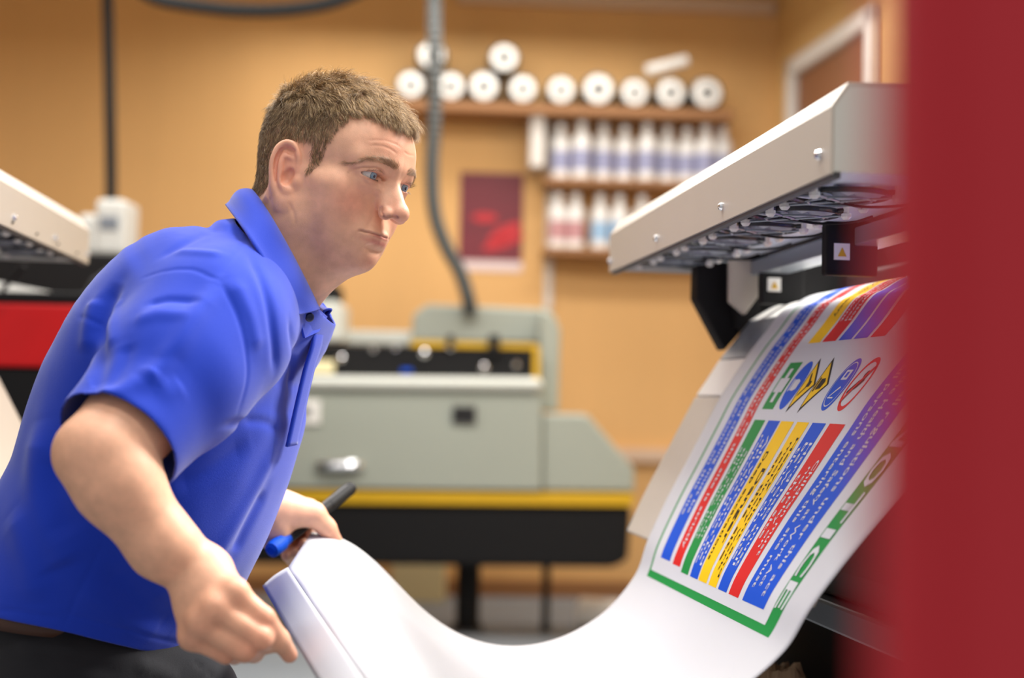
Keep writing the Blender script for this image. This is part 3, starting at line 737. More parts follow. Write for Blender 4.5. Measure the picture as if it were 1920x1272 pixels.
# left-hand column (upper part in the picture)
bar(.931, 1.16, .224, .254, 'p_yellow', L1); text('Heavy machinery', 1.08, .975, .2345, .2435, 'p_black', .01)
bar(.931, 1.16, .259, .291, 'p_red', L1); lines(['No unauthorised', 'persons allowed', 'past this point'], 1.08, .965, .260, .290, 'p_white')
bar(.931, 1.16, .2975, .326, 'p_blue', L1); bar(.931, 1.16, .331, .360, 'p_blue', L1); bar(.931, 1.16, .366, .395, 'p_red', L1)
# pictograms
IS = .8635; H_ = .0365
def iw(k): return [.2300, .2685, .3030, .3350, .3800, .4180][k]
wc_ = iw(0); bar(IS-H_, IS+H_, wc_-.0165, wc_+.0165, 'p_green', L1)
bar(IS-H_*.72, IS+H_*.72, wc_-.0040, wc_+.0045, 'p_white', .0012); bar(IS-H_*.30, IS+H_*.30, wc_-.0125, wc_+.0125, 'p_white', .0013)
wc_ = iw(1); disc(IS, wc_, H_, .0165, 'p_blue', L1)
poly([(IS-.008, wc_-.008), (IS-.009, wc_+.001), (IS-.006, wc_+.007), (IS+.006, wc_+.007), (IS+.009, wc_+.001), (IS+.008, wc_-.008)], 'p_white'); poly([(IS-.010, wc_-.012), (IS+.010, wc_-.012), (IS+.009, wc_-.0095), (IS-.009, wc_-.0095)], 'p_white')
def tri(wc_):
    poly([(IS-.041, wc_-.0165), (IS+.041, wc_-.0165), (IS, wc_+.0165)], 'p_black', L1)
    poly([(IS-.033, wc_-.0142), (IS+.033, wc_-.0142), (IS, wc_+.0128)], 'p_yellow', .0011)
tri(iw(2)); wc_ = iw(2)
poly([(IS-.018, wc_-.011), (IS-.015, wc_-.011), (IS-.002, wc_-.002), (IS-.004, wc_-.001)], 'p_black', .0014); poly([(IS-.004, wc_-.004), (IS+.006, wc_-.004), (IS+.005, wc_+.004), (IS-.003, wc_+.004)], 'p_black', .0014)
poly([(IS+.004, wc_-.004), (IS+.016, wc_-.011), (IS+.018, wc_-.0095), (IS+.006, wc_-.001)], 'p_black', .0014)
tri(iw(3)); wc_ = iw(3)
poly([(IS-.008, wc_-.007), (IS+.008, wc_-.007), (IS+.009, wc_+.001), (IS+.004, wc_+.005), (IS-.006, wc_+.003)], 'p_black', .0014); poly([(IS-.010, wc_-.012), (IS+.010, wc_-.012), (IS+.010, wc_-.009), (IS-.010, wc_-.009)], 'p_black', .0014)
wc_ = iw(4); disc(IS, wc_, H_, .0175, 'p_blue', L1)
ringp(IS, wc_, H_*.86, .0150, .05, 'p_white', .0012)
poly([(IS+.006, wc_-.007), (IS+.020, wc_-.007), (IS+.020, wc_+.006), (IS+.006, wc_+.006)], 'p_white', .0012); poly([(IS+.009, wc_-.003), (IS+.017, wc_-.003), (IS+.017, wc_+.002), (IS+.009, wc_+.002)], 'p_blue', .0014)
poly([(IS-.018, wc_-.006), (IS-.016, wc_-.006), (IS-.003, wc_+.004), (IS-.005, wc_+.007)], 'p_white', .0012); poly([(IS-.020, wc_-.008), (IS-.018, wc_-.008), (IS-.018, wc_+.004), (IS-.020, wc_+.004)], 'p_white', .0012)
wc_ = iw(5); ringp(IS, wc_, H_, .0175, .18, 'p_red', L1)
poly([(IS-.014, wc_-.010), (IS-.010, wc_-.011), (IS+.004, wc_-.002), (IS+.010, wc_+.006), (IS+.004, wc_+.008), (IS-.006, wc_+.002)], 'p_black', .0013); disc(IS+.012, wc_+.004, .006, .004, 'p_black', .0013, 12)
poly([(IS-.027, wc_-.010), (IS-.023, wc_-.012), (IS+.026, wc_+.010), (IS+.022, wc_+.012)], 'p_red', .0015)
pv = np.vstack(PV); me = bpy.data.meshes.new('safety_notice')
me.from_pydata([tuple(v) for v in pv.tolist()], [], PF)
notice = _fin('safety_notice', me, None, sheet, True, [MT[k] for k in PMATS], PM)
notice['label'] = 'colourful printed safety notice with title strip, text bars and pictograms'

# ================================================================== dark red panel right in front of the camera
RPD = .31
e = at(1662, 636, RPD)
bm = bmesh.new()
ol = [(e[0], e[1]+.014), (e[0]+.001, e[1]+.004), (e[0]+.004, e[1]+.001), (e[0]+.010, e[1]+.001), (e[0]+.015, e[1]+.005), (e[0]+.021, e[1]+.002), (e[0]+.045, e[1]-.001), (e[0]+.16, e[1]-.004), (e[0]+.16, e[1]+.016)]
add_prism(bm, [(x, y, .35) for x, y in ol], (0, 0, 1.35)); bevel(bm, .0012, 2)
o = bm_obj('display_board', bm, MT['maroon_panel'])
tag(o, 'tall dark red display board, blurred, filling the right edge', 'board')
rbox('floor_base', (e[0]-.005, e[1]-.09, 0), (.18, 0, 0), (0, .20, 0), (0, 0, .03), MT['dark_grey'], o, .004)
rbox('post', (e[0]+.06, e[1]+.000, .028), (.04, 0, 0), (0, .014, 0), (0, 0, .33), MT['dark_grey'], o, .002)
# ================================================================== implicit-surface modeller (used for the person)
class Prim:
    __slots__ = ('f', 'c', 'r', 'mode', 'k')
    def __init__(s, f, c, r, mode='add', k=.01): s.f, s.c, s.r, s.mode, s.k = f, np.asarray(c, float), float(r), mode, k
def ellipsoid(c, rad, R=None, **kw):
    c = np.asarray(c, float); rad = np.asarray(rad, float)
    def f(p):
        q = p-c
        if R is not None: q = q@R
        k0 = np.sqrt(((q/rad)**2).sum(-1))+1e-9; k1 = np.sqrt(((q/rad**2)**2).sum(-1))+1e-9
        return np.maximum(k0*(k0-1)/k1, np.sqrt((q*q).sum(-1))-rad.max())
    return Prim(f, c, rad.max(), **kw)
def rcone(a, b, r1, r2, **kw):
    a = np.asarray(a, float); b = np.asarray(b, float); ba = b-a; L2 = max(ba@ba, 1e-12)
    def f(p):
        h = np.clip(((p-a)@ba)/L2, 0, 1)
        return np.sqrt(((p-a-h[:, None]*ba)**2).sum(-1))-(r1+(r2-r1)*h)
    return Prim(f, (a+b)/2, np.linalg.norm(ba)/2+max(r1, r2), **kw)
def chain(P, R, **kw):
    P = [np.asarray(p, float) for p in P]
    return [rcone(P[i], P[i+1], R[i], R[i+1], **kw) for i in range(len(P)-1)]
def ecyl(C, Fd, A, B, n=2.0, nsub=4, **kw):
    """tube with elliptical rings: centres C, front directions Fd, half depth A, half width B"""
    C = catmull(C, nsub); A = np.interp(np.linspace(0, 1, len(C)), np.linspace(0, 1, len(A)), A); B = np.interp(np.linspace(0, 1, len(C)), np.linspace(0, 1, len(B)), B)
    Fd = np.asarray(Fd, float)
    Fd = np.stack([np.interp(np.linspace(0, 1, len(C)), np.linspace(0, 1, len(Fd)), Fd[:, i]) for i in range(3)], 1)
    def f(p):
        best = np.full(len(p), 1e9); bi = np.zeros(len(p), int); bh = np.zeros(len(p))
        pc = (p.min(0)+p.max(0))/2; pr0 = np.linalg.norm(p-pc, axis=1).max(); dc = np.linalg.norm((C[1:]+C[:-1])/2-pc, axis=1); sl_ = np.linalg.norm(C[1:]-C[:-1], axis=1).max()
        for i in np.where(dc < dc.min()+2*pr0+1.1*sl_)[0]:
            d = C[i+1]-C[i]; h = np.clip(((p-C[i])@d)/(d@d), 0, 1); q = p-C[i]-h[:, None]*d; e = (q*q).sum(-1)
            m = e < best; best[m] = e[m]; bi[m] = i; bh[m] = h[m]
        d = C[1:]-C[:-1]; T = d/np.linalg.norm(d, axis=1)[:, None]
        Ts = np.vstack([T[:1], (T[1:]+T[:-1])/2, T[-1:]])
        t = Ts[bi]*(1-bh)[:, None]+Ts[bi+1]*bh[:, None]; t /= np.linalg.norm(t, axis=1)[:, None]
        fd = Fd[bi]*(1-bh)[:, None]+Fd[bi+1]*bh[:, None]; fd -= t*(fd*t).sum(-1)[:, None]; fd /= np.linalg.norm(fd, axis=1)[:, None]
        ld = np.cross(t, fd); c = C[bi]*(1-bh)[:, None]+C[bi+1]*bh[:, None]; q = p-c
        a = A[bi]*(1-bh)+A[bi+1]*bh; b = B[bi]*(1-bh)+B[bi+1]*bh
        x = np.abs((q*fd).sum(-1)); y = np.abs((q*ld).sum(-1)); z = np.maximum((C[0]-p)@T[0], (p-C[-1])@T[-1])
        z = np.where((bi == 0) & (bh < .5) | (bi == len(C)-2) & (bh > .5), z, -1.0)
        k0 = ((x/a)**n+(y/b)**n)**(1/n)+1e-9; k1 = np.sqrt((x/a**2)**2+(y/b**2)**2)+1e-9
        dd = np.where(k0 > .3, k0*(k0-1)/k1, -np.minimum(a, b)*(1-k0))
        return np.maximum(dd, z)
    cc = (C.min(0)+C.max(0))/2
    return Prim(f, cc, np.linalg.norm(C-cc, axis=1).max()+max(A.max(), B.max()), **kw)
def smin(a, b, k):
    h = np.maximum(k-np.abs(a-b), 0)/k; return np.minimum(a, b)-h*h*k*.25
def evals(prims, p, ctr=None, rad=0.0):
    d = np.full(len(p), 1.0)
    for q in prims:
        if ctr is not None and np.linalg.norm(q.c-ctr)-rad-q.r > 2.2*q.k+.004: continue
        e = q.f(p)
        if q.mode == 'add': d = smin(d, e, q.k)
        elif q.mode == 'sub': d = -smin(-d, e, q.k)
        else: d = -smin(-d, -e, q.k)
    return d
def polygonise(prims, res, lo=None, hi=None, n=22, smooth=2):
    adds = [q for q in prims if q.mode == 'add']
    L = np.min([q.c-q.r for q in adds], 0)-.012; Hh = np.max([q.c+q.r for q in adds], 0)+.012
    if lo is not None: L = np.maximum(L, lo)
    if hi is not None: Hh = np.minimum(Hh, hi)
    nb = np.ceil((Hh-L)/(res*n)).astype(int); bs = res*n; brad = bs*math.sqrt(3)/2
    ii = np.arange(n+1); G = np.stack(np.meshgrid(ii, ii, ii, indexing='ij'), -1).reshape(-1, 3)
    cellk = []; cellp = []; quads = []
    OFF = 1 << 20
    def key(c): return ((c[:, 0]+4).astype(np.int64)*OFF+(c[:, 1]+4))*OFF+(c[:, 2]+4)
    corners = np.array([(i, j, k) for i in (0, 1) for j in (0, 1) for k in (0, 1)])
    edges = [(a, b) for a in range(8) for b in range(a+1, 8) if np.abs(corners[a]-corners[b]).sum() == 1]
    blocks = [(bx, by, bz) for bx in range(nb[0]) for by in range(nb[1]) for bz in range(nb[2])]
    def work(b_):
        ck_, cp_, qs_ = [], [], []
        b0 = np.array(b_)*n; ctr = L+(b0+n/2)*res
        if not any(np.linalg.norm(q.c-ctr)-brad-q.r < .004 for q in adds): return None
        dc = evals(prims, ctr[None])[0]
        if abs(dc) > brad*1.9+.02: return None
        p = L+(G+b0)*res
        d = evals(prims, p, ctr, brad).reshape(n+1, n+1, n+1)
        s = d < 0
        if s.all() or not s.any(): return None
        cn = np.stack([d[c[0]:n+c[0], c[1]:n+c[1], c[2]:n+c[2]] for c in corners], -1)
        sg = cn < 0; cross = sg.any(-1) & ~sg.all(-1)
        idx = np.argwhere(cross); v = cn[cross]; acc = np.zeros((len(idx), 3)); cnt = np.zeros(len(idx))
        for a, b in edges:
            m = (v[:, a] < 0) != (v[:, b] < 0); t = np.zeros(len(idx)); t[m] = v[m, a]/(v[m, a]-v[m, b])
            acc[m] += corners[a]+(corners[b]-corners[a])*t[m, None]; cnt[m] += 1
        ck_.append(key(idx+b0)); cp_.append(L+(idx+b0+acc/cnt[:, None])*res)
        for ax in range(3):
            o = [0, 0, 0]; o[ax] = 1
            s0 = s[:n, :n, :n]; s1 = s[o[0]:n+o[0], o[1]:n+o[1], o[2]:n+o[2]]
            e = np.argwhere(s0 != s1)
            if not len(e): continue
            fl = s0[tuple(e.T)]; e = e+b0
            u_ = np.zeros(3, int); u_[(ax+1) % 3] = 1; w_ = np.zeros(3, int); w_[(ax+2) % 3] = 1
            q = np.stack([key(e), key(e-u_), key(e-u_-w_), key(e-w_)], 1)
            q[~fl] = q[~fl][:, ::-1]; qs_.append(q)
        return ck_, cp_, qs_
    from concurrent.futures import ThreadPoolExecutor
    with ThreadPoolExecutor(4) as ex:
        for r_ in ex.map(work, blocks):
            if r_: cellk += r_[0]; cellp += r_[1]; quads += r_[2]
    ck = np.concatenate(cellk); cp = np.concatenate(cellp); ck, ui = np.unique(ck, return_index=True); cp = cp[ui]
    q = np.concatenate(quads); pos = np.clip(np.searchsorted(ck, q), 0, len(ck)-1); ok = (ck[pos] == q).all(1); F_ = pos[ok]
    cp = lap(cp, F_, smooth)
    return cp, F_
def lap(v, F_, it, lam=.5):
    n = len(v)
    a = np.concatenate([F_[:, i] for i in range(4)]); b = np.concatenate([F_[:, (i+1) % 4] for i in range(4)])
    deg = np.bincount(a, minlength=n)+np.bincount(b, minlength=n); deg = np.maximum(deg, 1)
    for _ in range(it):
        s = np.stack([np.bincount(a, v[b, i], n)+np.bincount(b, v[a, i], n) for i in range(3)], 1)/deg[:, None]
        v = v+lam*(s-v)
    return v
def vnormals(v, F_):
    fn = np.cross(v[F_[:, 2]]-v[F_[:, 0]], v[F_[:, 3]]-v[F_[:, 1]]); n = np.zeros_like(v)
    for i in range(4):
        for c in range(3): n[:, c] += np.bincount(F_[:, i], fn[:, c], len(v))
    return n/(np.linalg.norm(n, axis=1)[:, None]+1e-12)
def np_mesh(name, v, F_, m, parent, colors=None, smooth=True):
    me = bpy.data.meshes.new(name); nv, nf = len(v), len(F_); k = F_.shape[1]
    me.vertices.add(nv); me.vertices.foreach_set('co', np.ascontiguousarray(v, np.float32).ravel())
    me.loops.add(nf*k); me.loops.foreach_set('vertex_index', np.ascontiguousarray(F_, np.int32).ravel())
    me.polygons.add(nf); me.polygons.foreach_set('loop_start', np.arange(0, nf*k, k, dtype=np.int32)); me.polygons.foreach_set('loop_total', np.full(nf, k, np.int32))
    me.update(calc_edges=True); me.validate()
    if colors is not None:
        at_ = me.color_attributes.new('tone', 'FLOAT_COLOR', 'POINT'); at_.data.foreach_set('color', np.hstack([colors, np.ones((len(colors), 1))]).astype(np.float32).ravel())
    return _fin(name, me, m, parent, smooth)

RES_HEAD = 0.0013; RES = 0.0023; RES_SHIRT = 0.0027

# ================================================================== the person
hip = at(150, 1190, 1.72)
MAN = empty('person', (hip[0], hip[1], 0), 'man in blue polo shirt leaning forward, holding the white sheet', 'person')
# ---- head frame
psi, th, ph = math.radians(33), math.radians(12), math.radians(5.5)
f0 = np.array([math.cos(psi), -math.sin(psi), 0]); l0 = np.array([math.sin(psi), math.cos(psi), 0]); zz = np.array([0, 0, 1.0])
hf = f0*math.cos(th)-zz*math.sin(th); hu_ = zz*math.cos(th)+f0*math.sin(th)
hu = hu_*math.cos(ph)+l0*math.sin(ph); hl = l0*math.cos(ph)-hu_*math.sin(ph)
HR = np.stack([hf, hl, hu], 1); HO = at(618, 356, 1.70)
def hw(p): return HO+(np.asarray(p, float)*.001)@HR.T           # head mm -> world
def hloc(p): return ((np.asarray(p)-HO)@HR)*1000.0               # world -> head mm

def E(c, r, k, mode='add', R=None): return ellipsoid(c, r, R, k=k, mode=mode)
EYE = np.array([75.0, 30.5, 23.0]); EYE_R = 12.2
ez_w = np.array([-.90, .435, 0]); ez_n = np.array([.435, .90, 0]); ez_u = np.array([-.10, 0, .995])
EO = np.array([12., 70.5, -1.])
def ear(w_, u, n): return EO+ez_w*w_+ez_u*(u*1.14-3)+ez_n*n
ER = np.stack([ez_w, ez_u, ez_n], 1)
HEADP = [
    E((-8, 0, 48), (97, 75, 83), 1), E((40, 0, 48), (56, 61, 50), 22), E((34, 0, -12), (49, 58, 54), 22),
    rcone((89, 5, 37), (72, 46, 38), 8, 6, k=14), E((45, 46, 2), (24, 20, 18), 16), rcone((44, 58, 2), (8, 63, 6), 8, 6, k=16),
    E((40, 36, -36), (29, 27, 32), 20), E((50, 34, -12), (22, 22, 24), 22), rcone((8, 47, -46), (58, 11, -70), 18, 13.5, k=20), rcone((4, 52, -8), (8, 48, -48), 14, 17, k=22),
    E((34, 0, -53), (42, 44, 25), 22), E((71.5, 0, -73), (15, 17, 13), 10), E((70, 0, -45), (21, 27, 24), 16),
    rcone((86, 0, 30), (111, 0, -7), 6.5, 8, k=9), rcone((85, 6, 18), (98, 10, -13), 7, 8, k=10), E((113.5, 0, -12.5), (10, 10.5, 9.5), 7),
    E((102.5, 13, -16.5), (9.5, 6, 7), 4),
    E((100, 30, 21), (14, 17, 10), 12, 'sub'),
    E(EYE, (14.6, 15.2, 14.0), 4),
    rcone((88, 15, 31), (86, 30, 34.0), 3.5, 4.2, k=7), rcone((86, 30, 34.0), (73, 46, 28), 4.2, 4.0, k=7),
    rcone((85, 19, 11), (77, 38, 10), 3.5, 3.5, k=10),
    # lips
    rcone((91.8, 0, -41.5), (88.6, 12, -41.5), 3.4, 3.0, k=6), rcone((88.6, 12, -41.5), (78, 27, -42.5), 3.0, 2.4, k=6),
    rcone((88.2, 0, -50.5), (85.2, 11, -49.5), 4.3, 4.0, k=5), rcone((85.2, 11, -49.5), (76, 24, -45.5), 4.0, 2.6, k=6),
    E((90.5, 0, -60), (6, 15, 4), 9, 'sub'),
    rcone((99, 19, -14), (84, 33, -38), 1.8, 1.5, k=7, mode='sub'),
    # eye opening
    E((90, 29.5, 21.8), (22, 18.0, 4.0), 1.0, 'sub'),
    # inner corner of the eye
    E((80.5, 17.5, 20.4), (6, 5, 3.4), 1.5),
    # ear
    E(ear(15.5, 7, -1.8), (17.5, 31, 4.8), 4, 'add', ER), E(ear(6, 2, -8), (14, 26, 10), 8, 'add', ER),
]
def echain(P, R, k, mode='add'):
    P = catmull(P, 4); R = np.interp(np.linspace(0, 1, len(P)), np.linspace(0, 1, len(R)), R)
    return chain([ear(*p) for p in P], list(R), k=k, mode=mode)
HEL = [(4, 3, 1), (2, 13, 2), (4, 25, 3.4), (11, 33.5, 4.2), (20, 34.5, 5), (28, 28, 6), (32, 15, 6.2), (31, 2, 5.5), (26.5, -11, 4.2), (17, -23, 2.5)]
HEADP += echain([(a_, b_*.985, c_-3.2) for a_, b_, c_ in HEL[2:]], [2.4, 2.8, 2.8, 2.8, 2.6, 2.6, 2.8], 4)
HEADP += echain(HEL, [2.0, 2.4, 2.7, 2.9, 3.0, 3.0, 2.8, 2.7, 2.9, 3.4], 2.0)
HEADP += echain([(19, 26, 2.4), (22, 17, 3.8), (22, 8, 4.8), (19, -4, 5.2), (12, -13, 4.8)], [2.2, 2.8, 3.0, 3.0, 2.8], 2.5) + echain([(21, 20, 3), (14, 21, 2.6), (8, 19, 1.6)], [2.4, 2.0, 1.6], 2.5)
HEADP += echain([(24, 27, 5.4), (27.4, 17, 6), (27, 5, 6), (23.5, -8, 5)], [1.6, 1.9, 1.8, 1.2], 1.6, 'sub')
HEADP += [E(ear(10.5, 1, 7), (8.2, 12.5, 10.5), 1.5, 'sub', ER), E(ear(14, 27.5, 5.6), (6.5, 3, 4), 2, 'sub', ER)]
HEADP += [E(ear(11, -23, 1.6), (9, 9.5, 4.6), 5, 'add', ER), E(ear(0, -2, 2.5), (4, 6, 4), 4, 'add', ER), E(ear(9, -13, 4), (4, 3.5, 3.2), 3, 'add', ER)]
def head_f(p):
    q = hloc(p); q[:, 1] = np.abs(q[:, 1])
    d = np.full(len(q), 1e3)
    pc = (q.min(0)+q.max(0))/2; pr0 = np.linalg.norm(q-pc, axis=1).max()
    for pr_ in HEADP:
        if len(q) > 1 and np.linalg.norm(pr_.c-pc)-pr0-pr_.r > (max(2.2*pr_.k+6, 46) if pr_.mode == 'add' else 2.2*pr_.k+6): continue
        e = pr_.f(q)
        if pr_.mode == 'add': d = smin(d, e, pr_.k)
        else: d = -smin(-d, e, pr_.k)
    return d*.001
HEAD = Prim(head_f, hw((0, 0, 20)), .152, k=.02)

# ---- limbs (picture points with their own distances)
def A3(u, v, d): return at(u, v, d)
neckb = A3(470, 560, 1.715)
body = [HEAD,
        rcone(hw((-22, 0, -15)), neckb, .060, .070, k=.035), rcone(hw((44, 0, -57)), A3(496, 560, 1.71), .030, .046, k=.03),
        rcone(hw((-6, 48, -30)), A3(505, 560, 1.80), .018, .02, k=.03), rcone(hw((-6, -48, -30)), A3(512, 565, 1.645), .018, .02, k=.03)]
tors = [((485, 545), .055, .085), ((415, 640), .085, .13), ((345, 780), .105, .15), ((275, 920), .105, .15), ((215, 1060), .105, .15), ((165, 1190), .10, .15)]
fdir = np.array([math.cos(math.radians(12)), -math.sin(math.radians(12)), 0])
TC = [A3(u, v, 1.72) for (u, v), _, _ in tors]
body.append(ecyl(TC, [fdir]*2, [t[1] for t in tors], [t[2] for t in tors], nsub=2, k=.05))
SH_R = A3(412, 600, 1.555); EL_R = A3(194, 852, 1.385); WR_R = A3(379, 1080, 1.40)
SH_L = A3(470, 610, 1.90); EL_L = A3(420, 880, 2.03); WR_L = A3(503, 957, 1.955)
OLEC = A3(143, 848, 1.385)
body += chain([SH_R, SH_R*.45+EL_R*.55, EL_R], [.062, .053, .0445], k=.02)
fm = A3(222, 908, 1.382); fm2 = A3(305, 1022, 1.39)
body += chain([EL_R, fm, fm2, WR_R], [.0395, .0405, .0320, .0275], k=.015) + [ellipsoid(OLEC, (.016, .02, .02), k=.02)]
body += chain([SH_L, EL_L], [.058, .042], k=.03) + chain([EL_L, EL_L*.6+WR_L*.4, WR_L], [.042, .040, .0285], k=.02)
# right hand
MC = [A3(440, 1114, 1.372), A3(405, 1142, 1.362), A3(379, 1170, 1.364), A3(362, 1196, 1.376)]
body += [rcone(WR_R, MC[0]*.98+WR_R*.02, .025, .0135, k=.014), rcone(WR_R, MC[1], .025, .014, k=.014), rcone(WR_R, MC[2], .0245, .0135, k=.014), rcone(WR_R, MC[3], .022, .0125, k=.014),
         ellipsoid((WR_R+MC[1]+MC[2])/3+np.array([0, .008, 0]), (.032, .018, .032), k=.015)]
FING = [[MC[0], A3(494, 1160, 1.372), A3(524, 1200, 1.385), A3(543, 1229, 1.398)],
        [MC[1], A3(488, 1197, 1.362), A3(503, 1206, 1.392), A3(505, 1196, 1.414)],
        [MC[2], A3(459, 1220, 1.362), A3(476, 1224, 1.392), A3(478, 1212, 1.412)],
        [MC[3], A3(424, 1226, 1.372), A3(440, 1229, 1.398), A3(446, 1218, 1.412)]]
FR = [[.0125, .0112, .0098, .0082], [.0128, .0115, .0100, .0085], [.0125, .0112, .0098, .0083], [.0112, .0098, .0088, .0075]]
for P_, R_ in zip(FING, FR):
    body += chain(P_, R_, k=.004)
    body.append(ellipsoid(P_[0]+np.array([0, -.004, .003]), (.0125, .0115, .0115), k=.010))
body += chain([A3(400, 1095, 1.42), A3(446, 1140, 1.425), A3(492, 1182, 1.42), A3(516, 1206, 1.425)], [.016, .0125, .0105, .0085], k=.006)
# left hand (thumb on top of the sheet, fingers curled round the marker under it)
LW = WR_L
LM = [A3(578, 957, 2.035), A3(570, 972, 2.055), A3(556, 990, 2.06), A3(540, 1008, 2.05)]
body += [rcone(LW, LM[0], .027, .017, k=.016), rcone(LW, LM[1], .026, .016, k=.016), rcone(LW, LM[2], .025, .016, k=.016), rcone(A3(508, 985, 1.955), LM[3], .024, .014, k=.016),
         ellipsoid(A3(516, 1000, 1.955), (.020, .020, .026), k=.018), ellipsoid(A3(548, 958, 1.975), (.032, .022, .021), k=.018)]
body += chain([A3(535, 957, 1.955), A3(588, 966, 1.975), A3(612, 990, 1.985), A3(629, 1014, 1.992)], [.021, .0165, .0125, .0098], k=.009)
body += chain([LM[0], A3(610, 990, 2.075), A3(604, 1004, 2.06), A3(584, 1002, 2.022)], [.0125, .011, .010, .0085], k=.004)
body += chain([LM[1], A3(598, 1014, 2.075), A3(590, 1024, 2.05), A3(570, 1020, 2.015)], [.0125, .011, .010, .0085], k=.004)
body += chain([LM[2], A3(580, 1032, 2.070), A3(572, 1040, 2.045), A3(554, 1035, 2.012)], [.0125, .011, .010, .0085], k=.004)
body += chain([LM[3], A3(556, 1044, 2.055), A3(548, 1050, 2.035), A3(537, 1042, 2.008)], [.0115, .010, .009, .0080], k=.004)
# pelvis and legs under the trousers
HJ_R = A3(185, 1240, 1.63); HJ_L = A3(215, 1240, 1.83)
KN_R = np.array([HJ_R[0]+.02, HJ_R[1]-.02, .44]); AN_R = np.array([HJ_R[0]-.12, HJ_R[1]-.01, .085])
KN_L = np.array([HJ_L[0]+.22, HJ_L[1]+.01, .45]); AN_L = np.array([HJ_L[0]+.20, HJ_L[1]+.02, .085])
body += [ellipsoid(A3(175, 1225, 1.73), (.12, .16, .11), k=.05)]
for h, k_, a_ in ((HJ_R, KN_R, AN_R), (HJ_L, KN_L, AN_L)):
    body += chain([h, k_], [.082, .056], k=.04)+chain([k_, k_*.65+a_*.35, a_], [.054, .054, .038], k=.03)

NECK = body[1:5]
bvA, bfA = polygonise([HEAD]+NECK, RES_HEAD, lo=A3(400, 600, 1.6)-1, smooth=1)
thin = [rcone(hw((-22, 0, -40)), neckb, .050, .070, k=.035)]
bvB, bfB = polygonise(thin+body[5:], RES, smooth=2) if len(body) > 5 else (np.zeros((0, 3)), np.zeros((0, 4), int))
bv = np.vstack([bvA, bvB]); bf = np.vstack([bfA, bfB+len(bvA)])
# wrinkles and creases pressed into the surface along lines found where the sight line meets the skin
def to_px(P):
    q_ = np.asarray(P)-CAM; d_ = q_@FWD
    return np.stack([960+F*(q_@RIGHT)/d_, 636-F*(q_@UP)/d_, d_], -1)
L3D = []
def press(v, F_, lines, n=None):
    N_ = vnormals(v, F_); pj = to_px(v); out = v.copy(); dirc = v-CAM; front = (N_*dirc).sum(1) < 0
    fi = np.where(front)[0]; pf = pj[fi]
    for pts, amp, wid in lines:
        pl = catmull(pts, 10); c3 = []; L3D.append(c3)
        for (u_, v_) in pl:
            d2 = (pf[:, 0]-u_)**2+(pf[:, 1]-v_)**2
            m_ = np.where(d2 < 16)[0]
            if not len(m_): m_ = np.array([d2.argmin()])
            c3.append(v[fi[m_[pf[m_, 2].argmin()]]])
        c3 = np.array(c3); L3D[-1] = c3
        for _ in range(4): c3[1:-1] = (c3[:-2]+2*c3[1:-1]+c3[2:])/4
        lo_ = c3.min(0)-4*wid; hi_ = c3.max(0)+4*wid
        idx = np.where(((v > lo_) & (v < hi_)).all(1))[0]; best = np.full(len(idx), 1e9); bh = np.zeros(len(idx))
        for i_ in range(len(c3)-1):
            e_ = c3[i_+1]-c3[i_]; h_ = np.clip(((v[idx]-c3[i_])@e_)/max(e_@e_, 1e-12), 0, 1); dd = np.linalg.norm(v[idx]-c3[i_]-h_[:, None]*e_, axis=1)
            m2 = dd < best; best[m2] = dd[m2]; bh[m2] = (i_+h_[m2])/(len(c3)-1)
        fade = np.clip(np.minimum(bh, 1-bh)*5+.25, 0, 1)
        out[idx] += N_[idx]*(amp*fade*np.exp(-(best/wid)**2))[:, None]
    return out
FACE_LINES = [([(655, 320), (676, 318), (700, 316), (716, 321), (722, 330)], -.0020, .0013), ([(676, 326), (690, 336), (704, 341), (716, 340)], -.0005, .0012),
    ([(672, 330), (686, 344), (702, 350), (716, 348)], -.0007, .0022), ([(696, 272), (716, 272), (732, 277), (748, 288)], -.0005, .0013), ([(690, 262), (712, 261), (736, 265), (756, 276)], -.0004, .0013), ([(760, 284), (770, 290), (780, 291)], -.0005, .0012),
    ([(712, 384), (706, 398), (700, 412), (690, 424)], -.0007, .0028), ([(713, 386), (711, 396), (716, 403)], -.0011, .0014), ([(677, 434), (683, 432.5), (695, 436.5), (710, 440.5), (722, 444.5), (733, 450)], -.0026, .0013), ([(682, 432), (675, 435.5), (669, 444), (664, 454)], -.0009, .0024), ([(716, 408), (722, 412), (730, 410.5), (738, 409.5), (745, 411.5)], -.0020, .0014), ([(709, 388), (707, 397), (711, 405)], -.0002, .0014), ([(688, 466), (704, 462), (716, 458)], -.0009, .0030),
    ([(546, 378), (548, 400), (552, 425)], -.0008, .0022), ([(610, 500), (640, 490), (665, 484)], -.0008, .006)]
bv = press(bv, bf, FACE_LINES)
